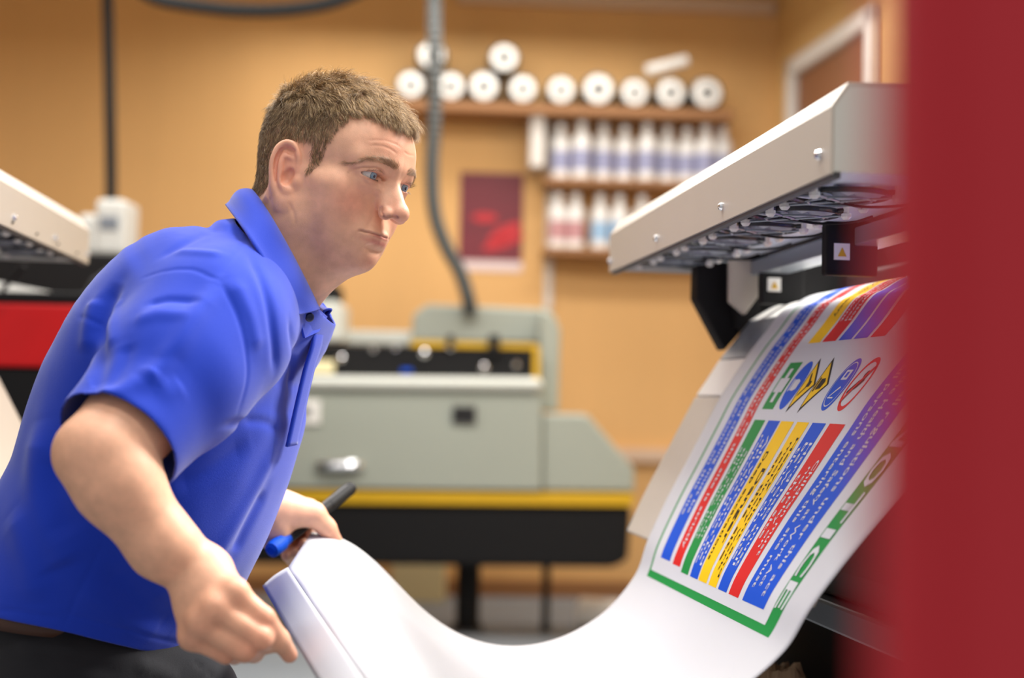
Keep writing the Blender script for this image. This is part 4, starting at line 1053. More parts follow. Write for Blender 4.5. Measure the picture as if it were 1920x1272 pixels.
# skin tone (real pigment: ruddy cheeks, nose and ears, stubble, lips, knuckles; plus shade painted into the face creases)
def sm_(x, a, b):
    t = np.clip((x-a)/(b-a), 0, 1); return t*t*(3-2*t)
def blob(q, c, r): return np.exp(-(((q-np.asarray(c, float))/np.asarray(r, float))**2).sum(-1))
base = np.array(lin((236, 181, 148))); tone = np.tile(base, (len(bv), 1))
q = hloc(bv); q[:, 1] = np.abs(q[:, 1]); inh = (np.abs(q).max(1) < 170)
def mixc(wt, rgb):
    global tone
    c = np.array(lin(rgb)); wt = np.clip(wt, 0, 1)[:, None]; tone = tone*(1-wt)+c*wt
mixc(inh*.5*blob(q, (68, 42, -12), (30, 24, 22)), (206, 112, 90)); mixc(inh*.5*blob(q, (110, 0, -12), (16, 16, 14)), (206, 118, 98))
mixc(inh*.38*blob(q, (92, 12, 62), (22, 44, 20)), (210, 126, 100)); mixc(inh*.4*blob(q, (84, 0, -74), (14, 14, 10)), (204, 110, 94))
mixc(inh*.42*blob(q, ear(16, 10, 5), (26, 14, 34)), (222, 118, 96))
stub = sm_(-q[:, 2], 18, 50)*sm_(q[:, 2], -135, -100)*sm_(q[:, 0], -2, 16)
stub = np.maximum(stub, blob(q, (100, 10, -32), (12, 18, 7)))
mixc(inh*.26*stub, (150, 108, 86))
lip = np.maximum(blob(q, (92, 2, -43.0), (12, 13, 2.2)), blob(q, (88, 4, -49.8), (12, 15, 3.2)))*(q[:, 0] > 76)
mixc(inh*.60*np.clip(lip*1.4, 0, 1), (190, 98, 92))
def near_line(k_, r_):
    P_ = L3D[k_]; lo_ = P_.min(0)-4*r_; hi_ = P_.max(0)+4*r_; o_ = np.zeros(len(bv)); ix = np.where(((bv > lo_) & (bv < hi_)).all(1))[0]
    if len(ix): o_[ix] = np.exp(-(np.linalg.norm(bv[ix][:, None]-P_[None], axis=2).min(1)/r_)**2)
    return o_
IM = [i for i, l_ in enumerate(FACE_LINES) if l_[0][0] == (677, 434)][0]
mixc(.62*near_line(IM, .0016), (112, 44, 42)); mixc(.75*near_line(IM+2, .0017), (104, 48, 40)); mixc(.4*near_line(IM+3, .0015), (150, 76, 62)); mixc(.4*near_line(0, .0012), (150, 84, 72))  # painted shade: mouth line, nostril, nose wing and lid creases darkened
mixc(inh*.35*blob(q, (84, 29, 11), (14, 18, 5)), (190, 128, 108)); mixc(inh*.5*np.exp(-((np.abs(q[:, 2]-21.6)-4.6)/1.6)**2)*blob(q, (87, 30, 21), (14, 15, 30)), (176, 96, 84))
scalp = sm_(q[:, 2], 30, 60)*sm_(-q[:, 0], -60, -20)
mixc(inh*.8*scalp, (120, 92, 66))
for P_ in FING:
    for j in (0, 1):
        mixc(.45*np.exp(-(np.linalg.norm(bv-P_[j], axis=1)/.016)**2), (206, 116, 92))
    mixc(.35*np.exp(-(np.linalg.norm(bv-P_[3], axis=1)/.014)**2), (214, 122, 104))
mixc(.4*np.exp(-(np.linalg.norm(bv-OLEC, axis=1)/.022)**2), (204, 120, 98))
mixc(.35*np.exp(-(np.linalg.norm(bv-A3(629, 1014, 1.99), axis=1)/.02)**2), (214, 120, 100))
def skin_mat():
    m = bpy.data.materials.new('skin'); m.use_nodes = True; nt = m.node_tree; b = nt.nodes['Principled BSDF']
    at_ = nt.nodes.new('ShaderNodeAttribute'); at_.attribute_name = 'tone'
    tc = nt.nodes.new('ShaderNodeTexCoord'); n1_ = nt.nodes.new('ShaderNodeTexNoise'); n1_.inputs['Scale'].default_value = 70; n1_.inputs['Detail'].default_value = 5
    nt.links.new(tc.outputs['Object'], n1_.inputs['Vector'])
    mp = nt.nodes.new('ShaderNodeMapRange'); mp.inputs[1].default_value = .3; mp.inputs[2].default_value = .7; mp.inputs[3].default_value = .9; mp.inputs[4].default_value = 1.08
    nt.links.new(n1_.outputs['Fac'], mp.inputs[0])
    mx = nt.nodes.new('ShaderNodeMix'); mx.data_type = 'RGBA'; mx.blend_type = 'MULTIPLY'; mx.inputs[0].default_value = 1
    nt.links.new(at_.outputs['Color'], mx.inputs[6]); nt.links.new(mp.outputs[0], mx.inputs[7]); nt.links.new(mx.outputs[2], b.inputs['Base Color'])
    b.inputs['Roughness'].default_value = .48; b.inputs['Specular IOR Level'].default_value = .4
    b.inputs['Subsurface Weight'].default_value = .12; b.inputs['Subsurface Radius'].default_value = (.012, .005, .003); b.inputs['Subsurface Scale'].default_value = .6
    n2_ = nt.nodes.new('ShaderNodeTexNoise'); n2_.inputs['Scale'].default_value = 900; n2_.inputs['Detail'].default_value = 3; nt.links.new(tc.outputs['Object'], n2_.inputs['Vector'])
    bp = nt.nodes.new('ShaderNodeBump'); bp.inputs['Strength'].default_value = .14; bp.inputs['Distance'].default_value = .002
    nt.links.new(n2_.outputs['Fac'], bp.inputs['Height']); nt.links.new(bp.outputs[0], b.inputs['Normal'])
    return m
BODY = np_mesh('body', bv, bf, skin_mat(), MAN, tone)
# ================================================================== eyes, brows, lashes, hair
eye_mats = [mat('eye_white', (206, 198, 192), .12, coat=.6), mat('iris_blue', (118, 142, 160), .15, coat=.8, var=.3, scale=900), mat('pupil', (10, 12, 16), .08, coat=1.0), mat('iris_rim', (44, 62, 82), .15, coat=.8)]
def make_eye(side):
    c = hw(EYE*np.array([1, side, 1])); g = HR@np.array([.985, -.02, -.10]); g /= np.linalg.norm(g); x, y, d = frame_from(g)
    ang = list(np.radians([0.01, 4, 9, 11, 15, 20, 25, 27.5, 30, 36, 45, 60, 80, 110, 150, 179.9])); n = 36; R = EYE_R*.001
    vs = []; fs = []; fm = []
    for t in ang:
        rr = R*(1+.045*max(0, math.cos(min(math.pi/2, t*2.6))))
        for k in range(n): vs.append(c+rr*(math.cos(t)*d+math.sin(t)*(math.cos(2*math.pi*k/n)*x+math.sin(2*math.pi*k/n)*y)))
    for i in range(len(ang)-1):
        m_ = 2 if ang[i+1] < math.radians(10) else 1 if ang[i+1] < math.radians(26) else 3 if ang[i+1] < math.radians(29) else 0
        for k in range(n): fs.append((i*n+k, i*n+(k+1) % n, (i+1)*n+(k+1) % n, (i+1)*n+k)); fm.append(m_)
    return mesh_obj('eyeball', vs, fs, None, MAN, True, eye_mats, fm)
make_eye(-1); make_eye(1)

class Strands:
    def __init__(s): s.v = []; s.f = []; s.c = []; s.n = 0
    def add(s, P, r0, r1, col):
        """tapering three-sided strands; P: (N, K, 3) points"""
        N, K, _ = P.shape
        T = np.gradient(P, axis=1); T /= np.linalg.norm(T, axis=2, keepdims=True)+1e-12
        h = np.where(np.abs(T[..., 2:3]) < .8, np.array([0, 0, 1.0]), np.array([1.0, 0, 0])); X = np.cross(T, h); X /= np.linalg.norm(X, axis=2, keepdims=True)+1e-12; Y = np.cross(T, X)
        R = (r0+(r1-r0)*np.linspace(0, 1, K)**1.5)[None, :, None]
        rings = np.stack([P+R*(math.cos(a)*X+math.sin(a)*Y) for a in (0, 2.094, 4.189)], 2)     # N K 3 3
        s.v.append(rings.reshape(-1, 3))
        base = s.n+np.arange(N)[:, None, None]*K*3+np.arange(K-1)[None, :, None]*3
        q = []
        for k in range(3):
            a = base+k; b = base+(k+1) % 3; q.append(np.stack([a, b, b+3, a+3], -1).reshape(-1, 4))
        s.f.append(np.concatenate(q)); s.n += N*K*3
        s.c.append(np.repeat(col, K*3, axis=0))
    def build(s, name, m, parent): return np_mesh(name, np.vstack(s.v), np.vstack(s.f), m, parent, np.vstack(s.c))
def hair_mat(name):
    m = bpy.data.materials.new(name); m.use_nodes = True; nt = m.node_tree; b = nt.nodes['Principled BSDF']
    a = nt.nodes.new('ShaderNodeAttribute'); a.attribute_name = 'tone'; nt.links.new(a.outputs['Color'], b.inputs['Base Color'])
    b.inputs['Roughness'].default_value = .38; b.inputs['Specular IOR Level'].default_value = .6
    return m
HM = hair_mat('brown_hair')
# scalp samples: mesh points of the head, local mm
hd = hloc(bv); nb_ = vnormals(bv, bf)
def hairline(q):
    """>0 inside the hair (mm), q local with y mirrored to be positive"""
    x, y, z = q[:, 0], q[:, 1], q[:, 2]
    # lower edge of the hair as a height depending on how far forward the point lies
    xs = np.array([-110, -80, -60, -40, -22, -12, -4, 4, 14, 24, 30, 36, 41, 47, 53, 58, 66, 80, 110]); 
    zs = np.array([-36, -36, -34, -26, -5, 22, 34, 26, 8, 4, 10, 28, 44, 62, 78, 86, 86, 85, 86])
    return z-np.interp(x, xs, zs)
qa = hd.copy(); qa[:, 1] = np.abs(qa[:, 1])
earz = np.abs((qa-ear(15, 6, 0))@ez_w) < 19
isear = (((qa-ear(15, 6, 2))@ez_n) > -4.0) & (np.abs((qa-ear(14, 6, 2))@ez_w) < 23) & (np.abs((qa-ear(15, 4, 2))@ez_u) < 42)
hl_ = hairline(qa)+2.5*np.sin(qa[:, 0]*.9)*(qa[:, 0] > 30)
ok = (np.abs(hd).max(1) < 160) & (hl_ > 0) & ~isear & (hd[:, 2] > -60)
cand = np.where(ok)[0]
def comb(q, n):
    """hair direction (local) : forward on top, down and back at the sides, down at the nape"""
    x, y, z = q[:, 0], q[:, 1], q[:, 2]
    top = sm_(z, 70, 112); fr = sm_(x, 30, 80)
    d = np.zeros_like(q)
    d += top[:, None]*np.array([1.0, 0, 0])
    d[:, 1] += top*np.where(y > 0, .35, -.55)*(1-fr*.6)
    side = 1-top
    d += side[:, None]*np.array([.25, 0, -1.0])
    d[:, 0] += side*fr*.9
    d -= n*(d*n).sum(1)[:, None]; d /= np.linalg.norm(d, axis=1)[:, None]+1e-9
    return d
def grow(N, seed, lift_k, len_k, rad, shade):
    g = np.random.default_rng(seed); i = g.choice(cand, N); q = hd[i]+g.normal(0, .8, (N, 3)); nl = (nb_[i]@HR)
    qq = q.copy(); qq[:, 1] = np.abs(qq[:, 1]); hh = np.clip(hairline(qq), 0, 60)
    d = comb(q, nl)
    # clumps: neighbouring strands share a wobble
    cl = np.array([[mnoise.noise(Vector((a*.075, b*.075, c*.075+o))) for o in (0, 31, 67)] for a, b, c in q])
    cl2 = np.array([[mnoise.noise(Vector((a*.2, b*.2, c*.2+o))) for o in (9, 47, 83)] for a, b, c in q])
    d = d+cl*.75+cl2*.65+g.normal(0, .13, (N, 3)); d -= nl*(d*nl).sum(1)[:, None]*.8; d /= np.linalg.norm(d, axis=1)[:, None]
    top = sm_(q[:, 2], 62, 105)
    Ln = (8+15*top)*(.45+.55*sm_(hh, 0, 18))*len_k*g.uniform(.75, 1.2, N)
    fringe = sm_(q[:, 0], 55, 80)*top; Ln = Ln+fringe*6
    lift = (.30+.22*top+.22*fringe)*lift_k*(1+.6*cl2[:, 0])
    K = 6; t = np.linspace(0, 1, K)
    P = q[:, None, :]+nl[:, None, :]*(lift*Ln)[:, None, None]*(np.sin(t*1.9)[None, :, None])*.62 + d[:, None, :]*(Ln[:, None]*t[None, :])[..., None]
    P = P+cl[:, None, :]*(t**2)[None, :, None]*4.0*top[:, None, None] + nl[:, None, :]*.4
    P[:, :, 2] -= (fringe[:, None]*t[None, :]**2*4.0)
    W_ = HO+(P*.001)@HR.T
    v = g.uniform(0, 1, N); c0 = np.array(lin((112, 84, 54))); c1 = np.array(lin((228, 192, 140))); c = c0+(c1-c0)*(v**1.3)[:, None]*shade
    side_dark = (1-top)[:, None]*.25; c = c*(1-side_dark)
    return W_, c
hs = Strands()
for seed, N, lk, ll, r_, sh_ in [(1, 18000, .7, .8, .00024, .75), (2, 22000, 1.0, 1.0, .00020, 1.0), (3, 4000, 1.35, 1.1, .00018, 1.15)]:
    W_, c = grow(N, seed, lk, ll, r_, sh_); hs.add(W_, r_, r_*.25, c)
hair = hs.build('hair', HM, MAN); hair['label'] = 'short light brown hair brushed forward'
# eyebrows and lashes
NB = 620
bs_ = Strands(); g = np.random.default_rng(11)
inhead = np.abs(hd).max(1) < 150
for side in (-1, 1):
    m_ = inhead & (hd[:, 1]*side > 8) & (hd[:, 1]*side < 58) & (hd[:, 0] > 45) & (hd[:, 2] > 22) & (hd[:, 2] < 52); ids = np.where(m_)[0]; q = hd[ids]
    ys = np.abs(q[:, 1]); arch = np.interp(ys, [10, 20, 34, 46, 56], [38.5, 41.0, 41.5, 37.5, 28]); wd = np.interp(ys, [10, 16, 34, 46, 56], [3.2, 4.2, 3.6, 2.6, 1.2])
    sel = ids[np.abs(q[:, 2]-arch) < wd]
    i = g.choice(sel, NB); q = hd[i]+g.normal(0, .5, (NB, 3)); nl = nb_[i]@HR
    ysn = np.abs(q[:, 1]); d = np.stack([-.3*np.ones(NB), side*np.ones(NB), np.interp(ysn, [10, 18, 40, 56], [1.1, .45, .05, -.6])], 1)+g.normal(0, .22, (NB, 3))
    d -= nl*(d*nl).sum(1)[:, None]; d /= np.linalg.norm(d, axis=1)[:, None]
    Ln = g.uniform(4, 8, NB); t = np.linspace(0, 1, 4)
    P = q[:, None]+d[:, None]*(Ln[:, None]*t)[..., None]+nl[:, None]*(.5+1.0*np.sin(t*2))[None, :, None]
    bs_.add(HO+(P*.001)@HR.T, (.000085), .00004, np.array(lin((158, 122, 86)))*g.uniform(.6, 1.3, (NB, 1)))
bs_.build('eyebrow_hair', HM, MAN)
ls = Strands()
for side in (-1, 1):
    for up_, n_, L_ in ((1, 60, 6.5 if side > 0 else 4.0), (0, 40, 3.2 if side > 0 else 1.8)):
        a = np.linspace(-1, 1, n_)+g.normal(0, .02, n_)
        y = EYE[1]+a*11.5; z = EYE[2]-.6+(4.6 if up_ else -4.4)*np.sqrt(np.clip(1-(a*.93)**2, 0, 1)); x = EYE[0]+np.sqrt(np.clip(14.5**2-(y-EYE[1])**2-(z-EYE[2])**2, 1, None))-.4
        q = np.stack([x, y*side, z], 1); d = np.stack([np.ones(n_), side*(a*.5+.15), (.15 if up_ else -.5)*np.ones(n_)], 1)+g.normal(0, .12, (n_, 3)); t = np.linspace(0, 1, 5)
        P = q[:, None]+d[:, None]*(L_*g.uniform(.7, 1.1, n_)[:, None]*t)[..., None]; P[:, :, 2] += (t**2*(2.6 if up_ else -.8))[None]
        ls.add(HO+(P*.001)@HR.T, (.00009), .00003, np.tile(np.array(lin((52, 38, 28))), (n_, 1)))
ls.build('eyelashes', HM, MAN)
# ================================================================== polo shirt
MD = 1.70
RINGS = [((458, 368), (604, 566), .090), ((430, 400), (604, 604), .112), ((348, 456), (609, 642), .168), ((246, 514), (583, 702), .200), ((174, 584), (559, 770), .200), ((128, 656), (547, 840), .195), ((88, 752), (529, 910), .190),
         ((55, 855), (493, 1010), .188), ((8, 950), (453, 1085), .188), ((-30, 1060), (409, 1165), .190), ((-52, 1155), (373, 1238), .192), ((-85, 1270), (325, 1340), .192), ((-95, 1350), (300, 1420), .192)]
RC = []; RFd = []; RA = []; RB = []
for b_, f_, w_ in RINGS:
    Bp = at(b_[0], b_[1], MD); Fp = at(f_[0], f_[1], MD); RC.append((Bp+Fp)/2); d = Fp-Bp; L_ = np.linalg.norm(d)
    dd = d/L_; dd = dd*math.cos(math.radians(12))+np.array([0, -1, 0])*math.sin(math.radians(12)); RFd.append(dd); RA.append(L_/2*.985); RB.append(w_)
tor0 = ecyl(RC, RFd, RA, RB, n=2.15, nsub=4, k=.03)
HP = [at(368, 1240, 1.69), at(125, 1188, 1.515), at(-48, 1150, 1.71)]
HEM_N = np.cross(HP[1]-HP[0], HP[2]-HP[0]); HEM_N /= np.linalg.norm(HEM_N); HEM_N = HEM_N if HEM_N[2] < 0 else -HEM_N
torso_p = tor0
trap = rcone(at(488, 470, 1.665), at(425, 552, 1.60), .036, .055, k=.05)
RCs = catmull(RC, 4); END_N = RCs[-1]-RCs[-2]; END_N /= np.linalg.norm(END_N); TOP_N = RCs[0]-RCs[1]; TOP_N /= np.linalg.norm(TOP_N)
CUFF = at(222, 831, 1.405); sl = [at(420, 590, 1.575), at(395, 618, 1.545), at(325, 706, 1.485), at(240, 808, 1.42), at(190, 870, 1.382)]
CUFF_N = at(222, 831, 1.405)-at(325, 706, 1.485); CUFF_N /= np.linalg.norm(CUFF_N)
slc = chain(sl, [.080, .083, .077, .0605, .058], k=.03)
def sleeve_f(p):
    d = np.full(len(p), 1.0)
    for q_ in slc: d = smin(d, q_.f(p), .03)
    return d
sleeve = Prim(sleeve_f, (sl[0]+sl[-1])/2, .30, k=.022)
slL = [at(470, 600, 1.86), at(455, 720, 1.93), at(430, 830, 1.985)]
CUFF2 = slL[-1]; CN2 = slL[-1]-slL[-2]; CN2 /= np.linalg.norm(CN2)
slLc = chain(slL+[slL[-1]+CN2*.05], [.080, .074, .064, .062], k=.03)
def sleeve2_f(p):
    d = np.full(len(p), 1.0)
    for q_ in slLc: d = smin(d, q_.f(p), .03)
    return d
sleeve2 = Prim(sleeve2_f, (slL[0]+slL[-1])/2, .26, k=.025)
SHIRT = [torso_p, trap, sleeve, sleeve2]
sv, sf = polygonise(SHIRT, RES_SHIRT, smooth=18)
# open the neck, cuffs and hem
def trim(v, f, c, n, rad, back=.12):
    s_ = (v-c)@n; out = (s_ > 0) & (s_ < back) & (np.linalg.norm(v-c-s_[:, None]*n, axis=1) < rad)
    k_ = out[f].sum(1); f2 = f[k_ < 4]; mv = np.unique(f2[out[f2]]) if len(f2) else []
    v = v.copy(); v[mv] -= s_[mv][:, None]*n
    return v, f2
NKC = (at(428, 392, MD)+at(600, 582, MD))/2; NK_P = [at(428, 392, MD), at(600, 582, MD), at(500, 484, 1.60)]
NK_N = np.cross(NK_P[1]-NK_P[0], NK_P[2]-NK_P[0]); NK_N /= np.linalg.norm(NK_N); NK_N = NK_N if NK_N[2] > 0 else -NK_N
sv, sf = trim(sv, sf, CUFF, CUFF_N, .085, .09); sv, sf = trim(sv, sf, CUFF2, CN2, .085, .09); sv, sf = trim(sv, sf, (HP[0]+HP[2])/2, HEM_N, .40, .4); sv, sf = trim(sv, sf, NKC, NK_N, .125, .12)
def smooth_rim(v, f, it):
    e = np.sort(np.concatenate([f[:, [0, 1]], f[:, [1, 2]], f[:, [2, 3]], f[:, [3, 0]]]), axis=1); k_ = e[:, 0].astype(np.int64)*len(v)+e[:, 1]
    u_, cnt = np.unique(k_, return_counts=True); b = u_[cnt == 1]; a_, b_ = b//len(v), b % len(v); bs_ = np.unique(np.r_[a_, b_])
    for _ in range(it):
        s_ = np.zeros_like(v); k2 = np.zeros(len(v))
        for x_, y_ in ((a_, b_), (b_, a_)):
            for i in range(3): s_[:, i] += np.bincount(x_, v[y_, i], len(v))
            k2 += np.bincount(x_, minlength=len(v))
        v[bs_] = .4*v[bs_]+.6*s_[bs_]/k2[bs_][:, None]
    return v
sv = smooth_rim(sv, sf, 10)
used_ = np.unique(sf); rem = np.full(len(sv), -1); rem[used_] = np.arange(len(used_)); sv = sv[used_]; sf = rem[sf]
SEAM = -.0010
FOLDS = [([(264, 520), (290, 510), (330, 503), (365, 504), (394, 517), (410, 523)], SEAM, .0022), ([(464, 440), (439, 482), (412, 516)], SEAM, .0022),
    ([(412, 523), (443, 581), (461, 644), (466, 711), (448, 778)], SEAM*1.2, .0026),
    ([(408, 534), (370, 590), (330, 650), (300, 690), (262, 706)], .0050, .010), ([(300, 700), (268, 718), (215, 728), (180, 730)], .0026, .010), ([(300, 716), (320, 730), (345, 722)], .0015, .010),
    ([(276, 568), (320, 560), (375, 566)], -.0022, .005), ([(250, 600), (300, 585), (360, 590)], .0022, .008), ([(240, 640), (225, 690), (200, 730)], -.003, .008),
    ([(142, 757), (203, 745), (262, 768), (296, 812), (326, 866)], SEAM, .002),
    ([(222, 530), (200, 570), (187, 625), (184, 690), (170, 740)], -.0050, .011), ([(146, 592), (166, 598), (186, 608)], SEAM, .002), ([(178, 560), (166, 600), (160, 660)], .004, .010), ([(222, 560), (206, 610), (205, 650)], .003, .008),
    ([(198, 1015), (162, 1087), (117, 1181)], SEAM, .0022), ([(76, 790), (70, 900), (110, 1020), (128, 1060)], .0065, .020), ([(110, 860), (100, 930), (128, 1010)], -.005, .016),
    ([(466, 464), (500, 545), (516, 640), (520, 700)], -.0028, .006), ([(440, 520), (470, 590), (486, 660)], .0028, .009), ([(545, 600), (552, 660), (545, 740)], -.002, .006),
    ([(420, 800), (480, 790), (536, 808)], -.0022, .005), ([(330, 910), (400, 880), (470, 830)], -.003, .012), ([(520, 840), (480, 920), (430, 1010), (400, 1060)], .003, .012), ([(500, 920), (470, 980), (440, 1040)], -.003, .010),
    ([(240, 960), (270, 1050), (330, 1130)], .004, .018), ([(150, 1100), (230, 1150), (320, 1190)], .0035, .015), ([(205, 1060), (260, 1140), (330, 1180)], -.0035, .014), ([(20, 960), (50, 1040), (70, 1130)], .004, .016),
    ([(118, 1150), (180, 1168), (250, 1186), (355, 1215)], SEAM, .002), ([(-10, 1140), (60, 1150), (118, 1160)], SEAM, .002),
    ([(330, 470), (370, 470), (420, 476)], .002, .006), ([(300, 480), (350, 452), (400, 430)], -.0016, .006), ([(420, 400), (440, 430), (455, 450)], -.002, .006)]
nz = np.array([mnoise.noise(Vector((a*9, b*9, c*6)))*.0030+mnoise.noise(Vector((a*22+5, b*22, c*15)))*.0014 for a, b, c in sv])
sv = sv+vnormals(sv, sf)*nz[:, None]
sv = press(sv, sf, [(a_, b_ if abs(b_) < .0013 else b_*1.25, c_*1.15) for a_, b_, c_ in FOLDS]); sv = lap(sv, sf, 1, .4); sv = smooth_rim(sv, sf, 30)
def cloth_mat(name, rgb, rough=.78):
    m = mat(name, rgb, rough, var=.05, scale=14, spec=.25, sheen=.25); nt = m.node_tree; b = nt.nodes['Principled BSDF']
    tc = nt.nodes.new('ShaderNodeTexCoord'); v = nt.nodes.new('ShaderNodeTexVoronoi'); v.inputs['Scale'].default_value = 1300; nt.links.new(tc.outputs['Object'], v.inputs['Vector'])
    bp = nt.nodes.new('ShaderNodeBump'); bp.inputs['Strength'].default_value = .25; bp.inputs['Distance'].default_value = .0008
    nt.links.new(v.outputs['Distance'], bp.inputs['Height']); nt.links.new(bp.outputs[0], b.inputs['Normal']); return m
BLUE = cloth_mat('royal_blue_pique', (8, 54, 184))
SHIRT_O = np_mesh('polo_shirt', sv, sf, BLUE, MAN); SHIRT_O['label'] = 'royal blue short-sleeved polo shirt'
sm = SHIRT_O.modifiers.new('thick', 'SOLIDIFY'); sm.thickness = .0022; sm.offset = -1
# collar: fold line round the neck, outer leaf and inner stand
FOLD = [at(596, 578, 1.655), at(583, 550, 1.638), at(548, 480, 1.628), at(512, 414, 1.630), at(484, 366, 1.665), at(478, 359, 1.705), at(492, 380, 1.750), at(540, 465, 1.785), at(588, 556, 1.775), at(607, 584, 1.722)]
LEAF = [at(556, 592, 1.575), at(532, 556, 1.555), at(503, 508, 1.545), at(465, 446, 1.560), at(436, 404, 1.630), at(424, 387, 1.705), at(436, 402, 1.780), at(500, 490, 1.835), at(572, 580, 1.815), at(612, 593, 1.735)]
STAND = [at(598, 604, 1.665), at(575, 590, 1.65), at(535, 535, 1.645), at(492, 470, 1.645), at(455, 420, 1.675), at(445, 405, 1.705), at(460, 425, 1.74), at(520, 520, 1.77), at(575, 590, 1.765), at(607, 594, 1.725)]
fo, le, st = catmull(FOLD, 8), catmull(LEAF, 8), catmull(STAND, 8); nc = len(fo); vs = []; cols = 12
for i in range(nc):
    o = (le[i]-fo[i]); out = np.cross(fo[min(i+1, nc-1)]-fo[max(i-1, 0)], o); out /= np.linalg.norm(out)+1e-9
    if out@(le[i]-st[i]) < 0: out = -out
    for j in range(5): t = j/4; vs.append(st[i]*(1-t)+fo[i]*t)
    for j in range(1, 8): t = j/7; vs.append(fo[i]*(1-t)+le[i]*t+out*(.008*math.sin(math.pi*min(1, t*1.15))+.0015))
fs = [(i*cols+j, i*cols+j+1, (i+1)*cols+j+1, (i+1)*cols+j) for i in range(nc-1) for j in range(cols-1)]
co = mesh_obj('collar', vs, fs, BLUE, SHIRT_O, True); sm = co.modifiers.new('sub', 'SUBSURF'); sm.levels = sm.render_levels = 1; sm = co.modifiers.new('thick', 'SOLIDIFY'); sm.thickness = .0026; sm.offset = 0
# placket down the front with buttons
pk = catmull([at(596, 594, 1.69), at(593, 640, 1.675), at(578, 692, 1.668), at(561, 764, 1.662), at(545, 836, 1.660)], 8); latv = np.array([.20, .97, .05]); latv /= np.linalg.norm(latv)
vs = []; 
for p in pk:
    for t in (-1, -.5, 0, .5, 1): vs.append(p+latv*.017*t+np.array([.0018, -.001, 0])*(1-t*t*.4))
fs = [(i*5+j, i*5+j+1, (i+1)*5+j+1, (i+1)*5+j) for i in range(len(pk)-1) for j in range(4)]
pl = mesh_obj('placket', vs, fs, BLUE, SHIRT_O, True); sm = pl.modifiers.new('thick', 'SOLIDIFY'); sm.thickness = .003; sm.offset = 0
flp = [at(558, 589, 1.610), at(594, 578, 1.662), at(612, 594, 1.70), at(596, 622, 1.665), at(570, 634, 1.630)]
bm = bmesh.new(); vv = [bm.verts.new(V(p)) for p in flp]; bm.faces.new(vv); o = bm_obj('collar_stand', bm, BLUE, SHIRT_O); sm = o.modifiers.new('thick', 'SOLIDIFY'); sm.thickness = .003; sm.offset = 0
for (u, v_, d) in [(580, 589, 1.632)]:
    lathe('button', at(u, v_+6, d-.004), (.5, -.85, -.2), [(.0052, 0), (.0055, .0012), (.004, .0022), (.0015, .0018)], mat('navy_button', (10, 22, 70), .3), SHIRT_O, 16)

# ================================================================== trousers, belt, shoes, wrist band
wb = at(150, 1185, 1.70); w0 = at(165, 1118, 1.70); w1 = at(175, 1235, 1.71)
tr = [ecyl([w0, at(168, 1200, 1.70), w1, at(190, 1290, 1.72)], [RFd[-1]]*2, [.122, .128, .128, .115], [.172, .178, .178, .17], nsub=3, k=.05)]
tr += chain([HJ_R+np.array([0, 0, -.02]), KN_R], [.098, .074], k=.05) + chain([KN_R, AN_R+np.array([0, 0, .02])], [.074, .066], k=.04)
tr += chain([HJ_L+np.array([0, 0, -.02]), KN_L], [.098, .074], k=.05) + chain([KN_L, AN_L+np.array([0, 0, .02])], [.074, .066], k=.04)
tr += [rcone(at(235, 1258, 1.68), at(335, 1318, 1.66), .070, .070, k=.04)]
tv, tf = polygonise(tr, .006, smooth=2)
nz = np.array([mnoise.noise(Vector((a*11, b*11, c*11)))*.004 for a, b, c in tv]); tv = tv+vnormals(tv, tf)*nz[:, None]
tv = press(tv, tf, [([(365, 1238), (385, 1256), (405, 1280)], -.0025, .003), ([(250, 1240), (300, 1262), (340, 1280)], .004, .010), ([(60, 1225), (140, 1240), (220, 1265)], -.003, .008), ([(20, 1205), (90, 1215), (140, 1222)], .003, .008)])
TRO = np_mesh('trousers', tv, tf, cloth_mat('black_twill', (26, 26, 31), .85), MAN); TRO['label'] = 'black trousers'
bc = at(150, 1122, 1.70); bf_ = RFd[-1]; bn = np.cross(bf_, np.array([0, 1.0, 0])); bl_ = np.array([math.sin(math.radians(12)), math.cos(math.radians(12)), 0])
bm = bmesh.new()
prevs = []
for k in range(49):
    t = 2*math.pi*k/48; p = bc+bf_*.130*math.cos(t)+bl_*.1805*math.sin(t); prevs.append(p)
tt = END_N
vs = []; 
for p in prevs:
    vs += [p+tt*.009, p-tt*.009]
fs = [(2*i, 2*i+1, 2*i+3, 2*i+2) for i in range(48)]
bo = mesh_obj('belt', vs, fs, mat('brown_leather', (70, 40, 24), .5, var=.15, scale=30), MAN, True); sm = bo.modifiers.new('thick', 'SOLIDIFY'); sm.thickness = .003
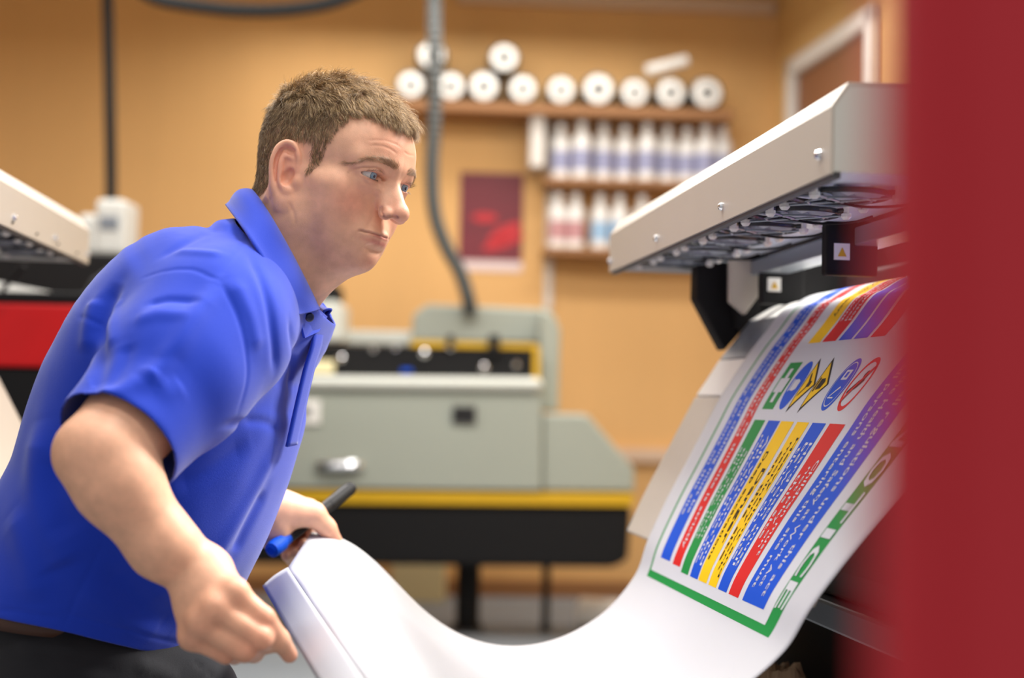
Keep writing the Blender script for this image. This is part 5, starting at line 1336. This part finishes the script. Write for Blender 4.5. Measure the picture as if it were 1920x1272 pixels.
for an in (AN_R, AN_L):
    shp = [rcone((an[0]-.06, an[1], .05), (an[0]+.07, an[1]-.01, .045), .042, .044, k=.03), ellipsoid((an[0]+.14, an[1]-.015, .036), (.085, .046, .036), k=.04), rcone((an[0], an[1], .06), (an[0]-.005, an[1], .11), .044, .042, k=.03)]
    def fl(p, q_=shp):
        d = np.full(len(p), 1.0)
        for s_ in q_: d = smin(d, s_.f(p), .03)
        return np.maximum(d, .001-p[:, 2])
    hv, hf_ = polygonise([Prim(fl, (an[0]+.05, an[1], .06), .24, k=.01)], .006)
    np_mesh('shoe', hv, hf_, MT['black'], MAN)
x, y, d_ = frame_from(LM[0]-EL_L); 
wbp = WR_L-(.018)*(WR_L-EL_L)/np.linalg.norm(WR_L-EL_L); dd = (WR_L-EL_L)/np.linalg.norm(WR_L-EL_L); x, y, d_ = frame_from(dd)
bm = bmesh.new(); add_lathe(bm, wbp-dd*.010, dd, [(.0300, 0), (.0325, .001), (.033, .010), (.0325, .019), (.0300, .020)], 28)
bm_obj('wrist_band', bm, MT['black'], MAN)
# marker in his far hand
mk0 = at(507, 1034, 1.915); mk1 = at(660, 914, 2.10); ax_ = (mk1-mk0); Lm = np.linalg.norm(ax_); ax_ /= Lm
MK = empty('marker_pen', mk0, 'black marker pen with blue end held in his far hand', 'marker')
bm = bmesh.new(); add_lathe(bm, mk0+ax_*.040, ax_, [(.0085, 0), (.0088, .002), (.0092, Lm*.5), (.0098, Lm*.5+.002), (.0100, Lm-.046), (.0085, Lm-.041), (.004, Lm-.040)], 22)
bm_obj('barrel', bm, MT['black'], MK)
bm = bmesh.new(); add_lathe(bm, mk0, ax_, [(.006, 0), (.0105, .003), (.0115, .010), (.0115, .026), (.0090, .030), (.0088, .041)], 22)
bm_obj('blue_end', bm, MT['p_blue'], MK)
xx, yy, _ = frame_from(ax_)
cl = mk0+ax_*(Lm*.62)+np.array([-.2, -.75, .62])*.0108
add = bmesh.new(); add_tube(add, [cl, cl+ax_*Lm*.30, cl+ax_*Lm*.345], [.0019, .0019, .0012], 8); bm_obj('pocket_clip', add, MT['dark_grey'], MK)
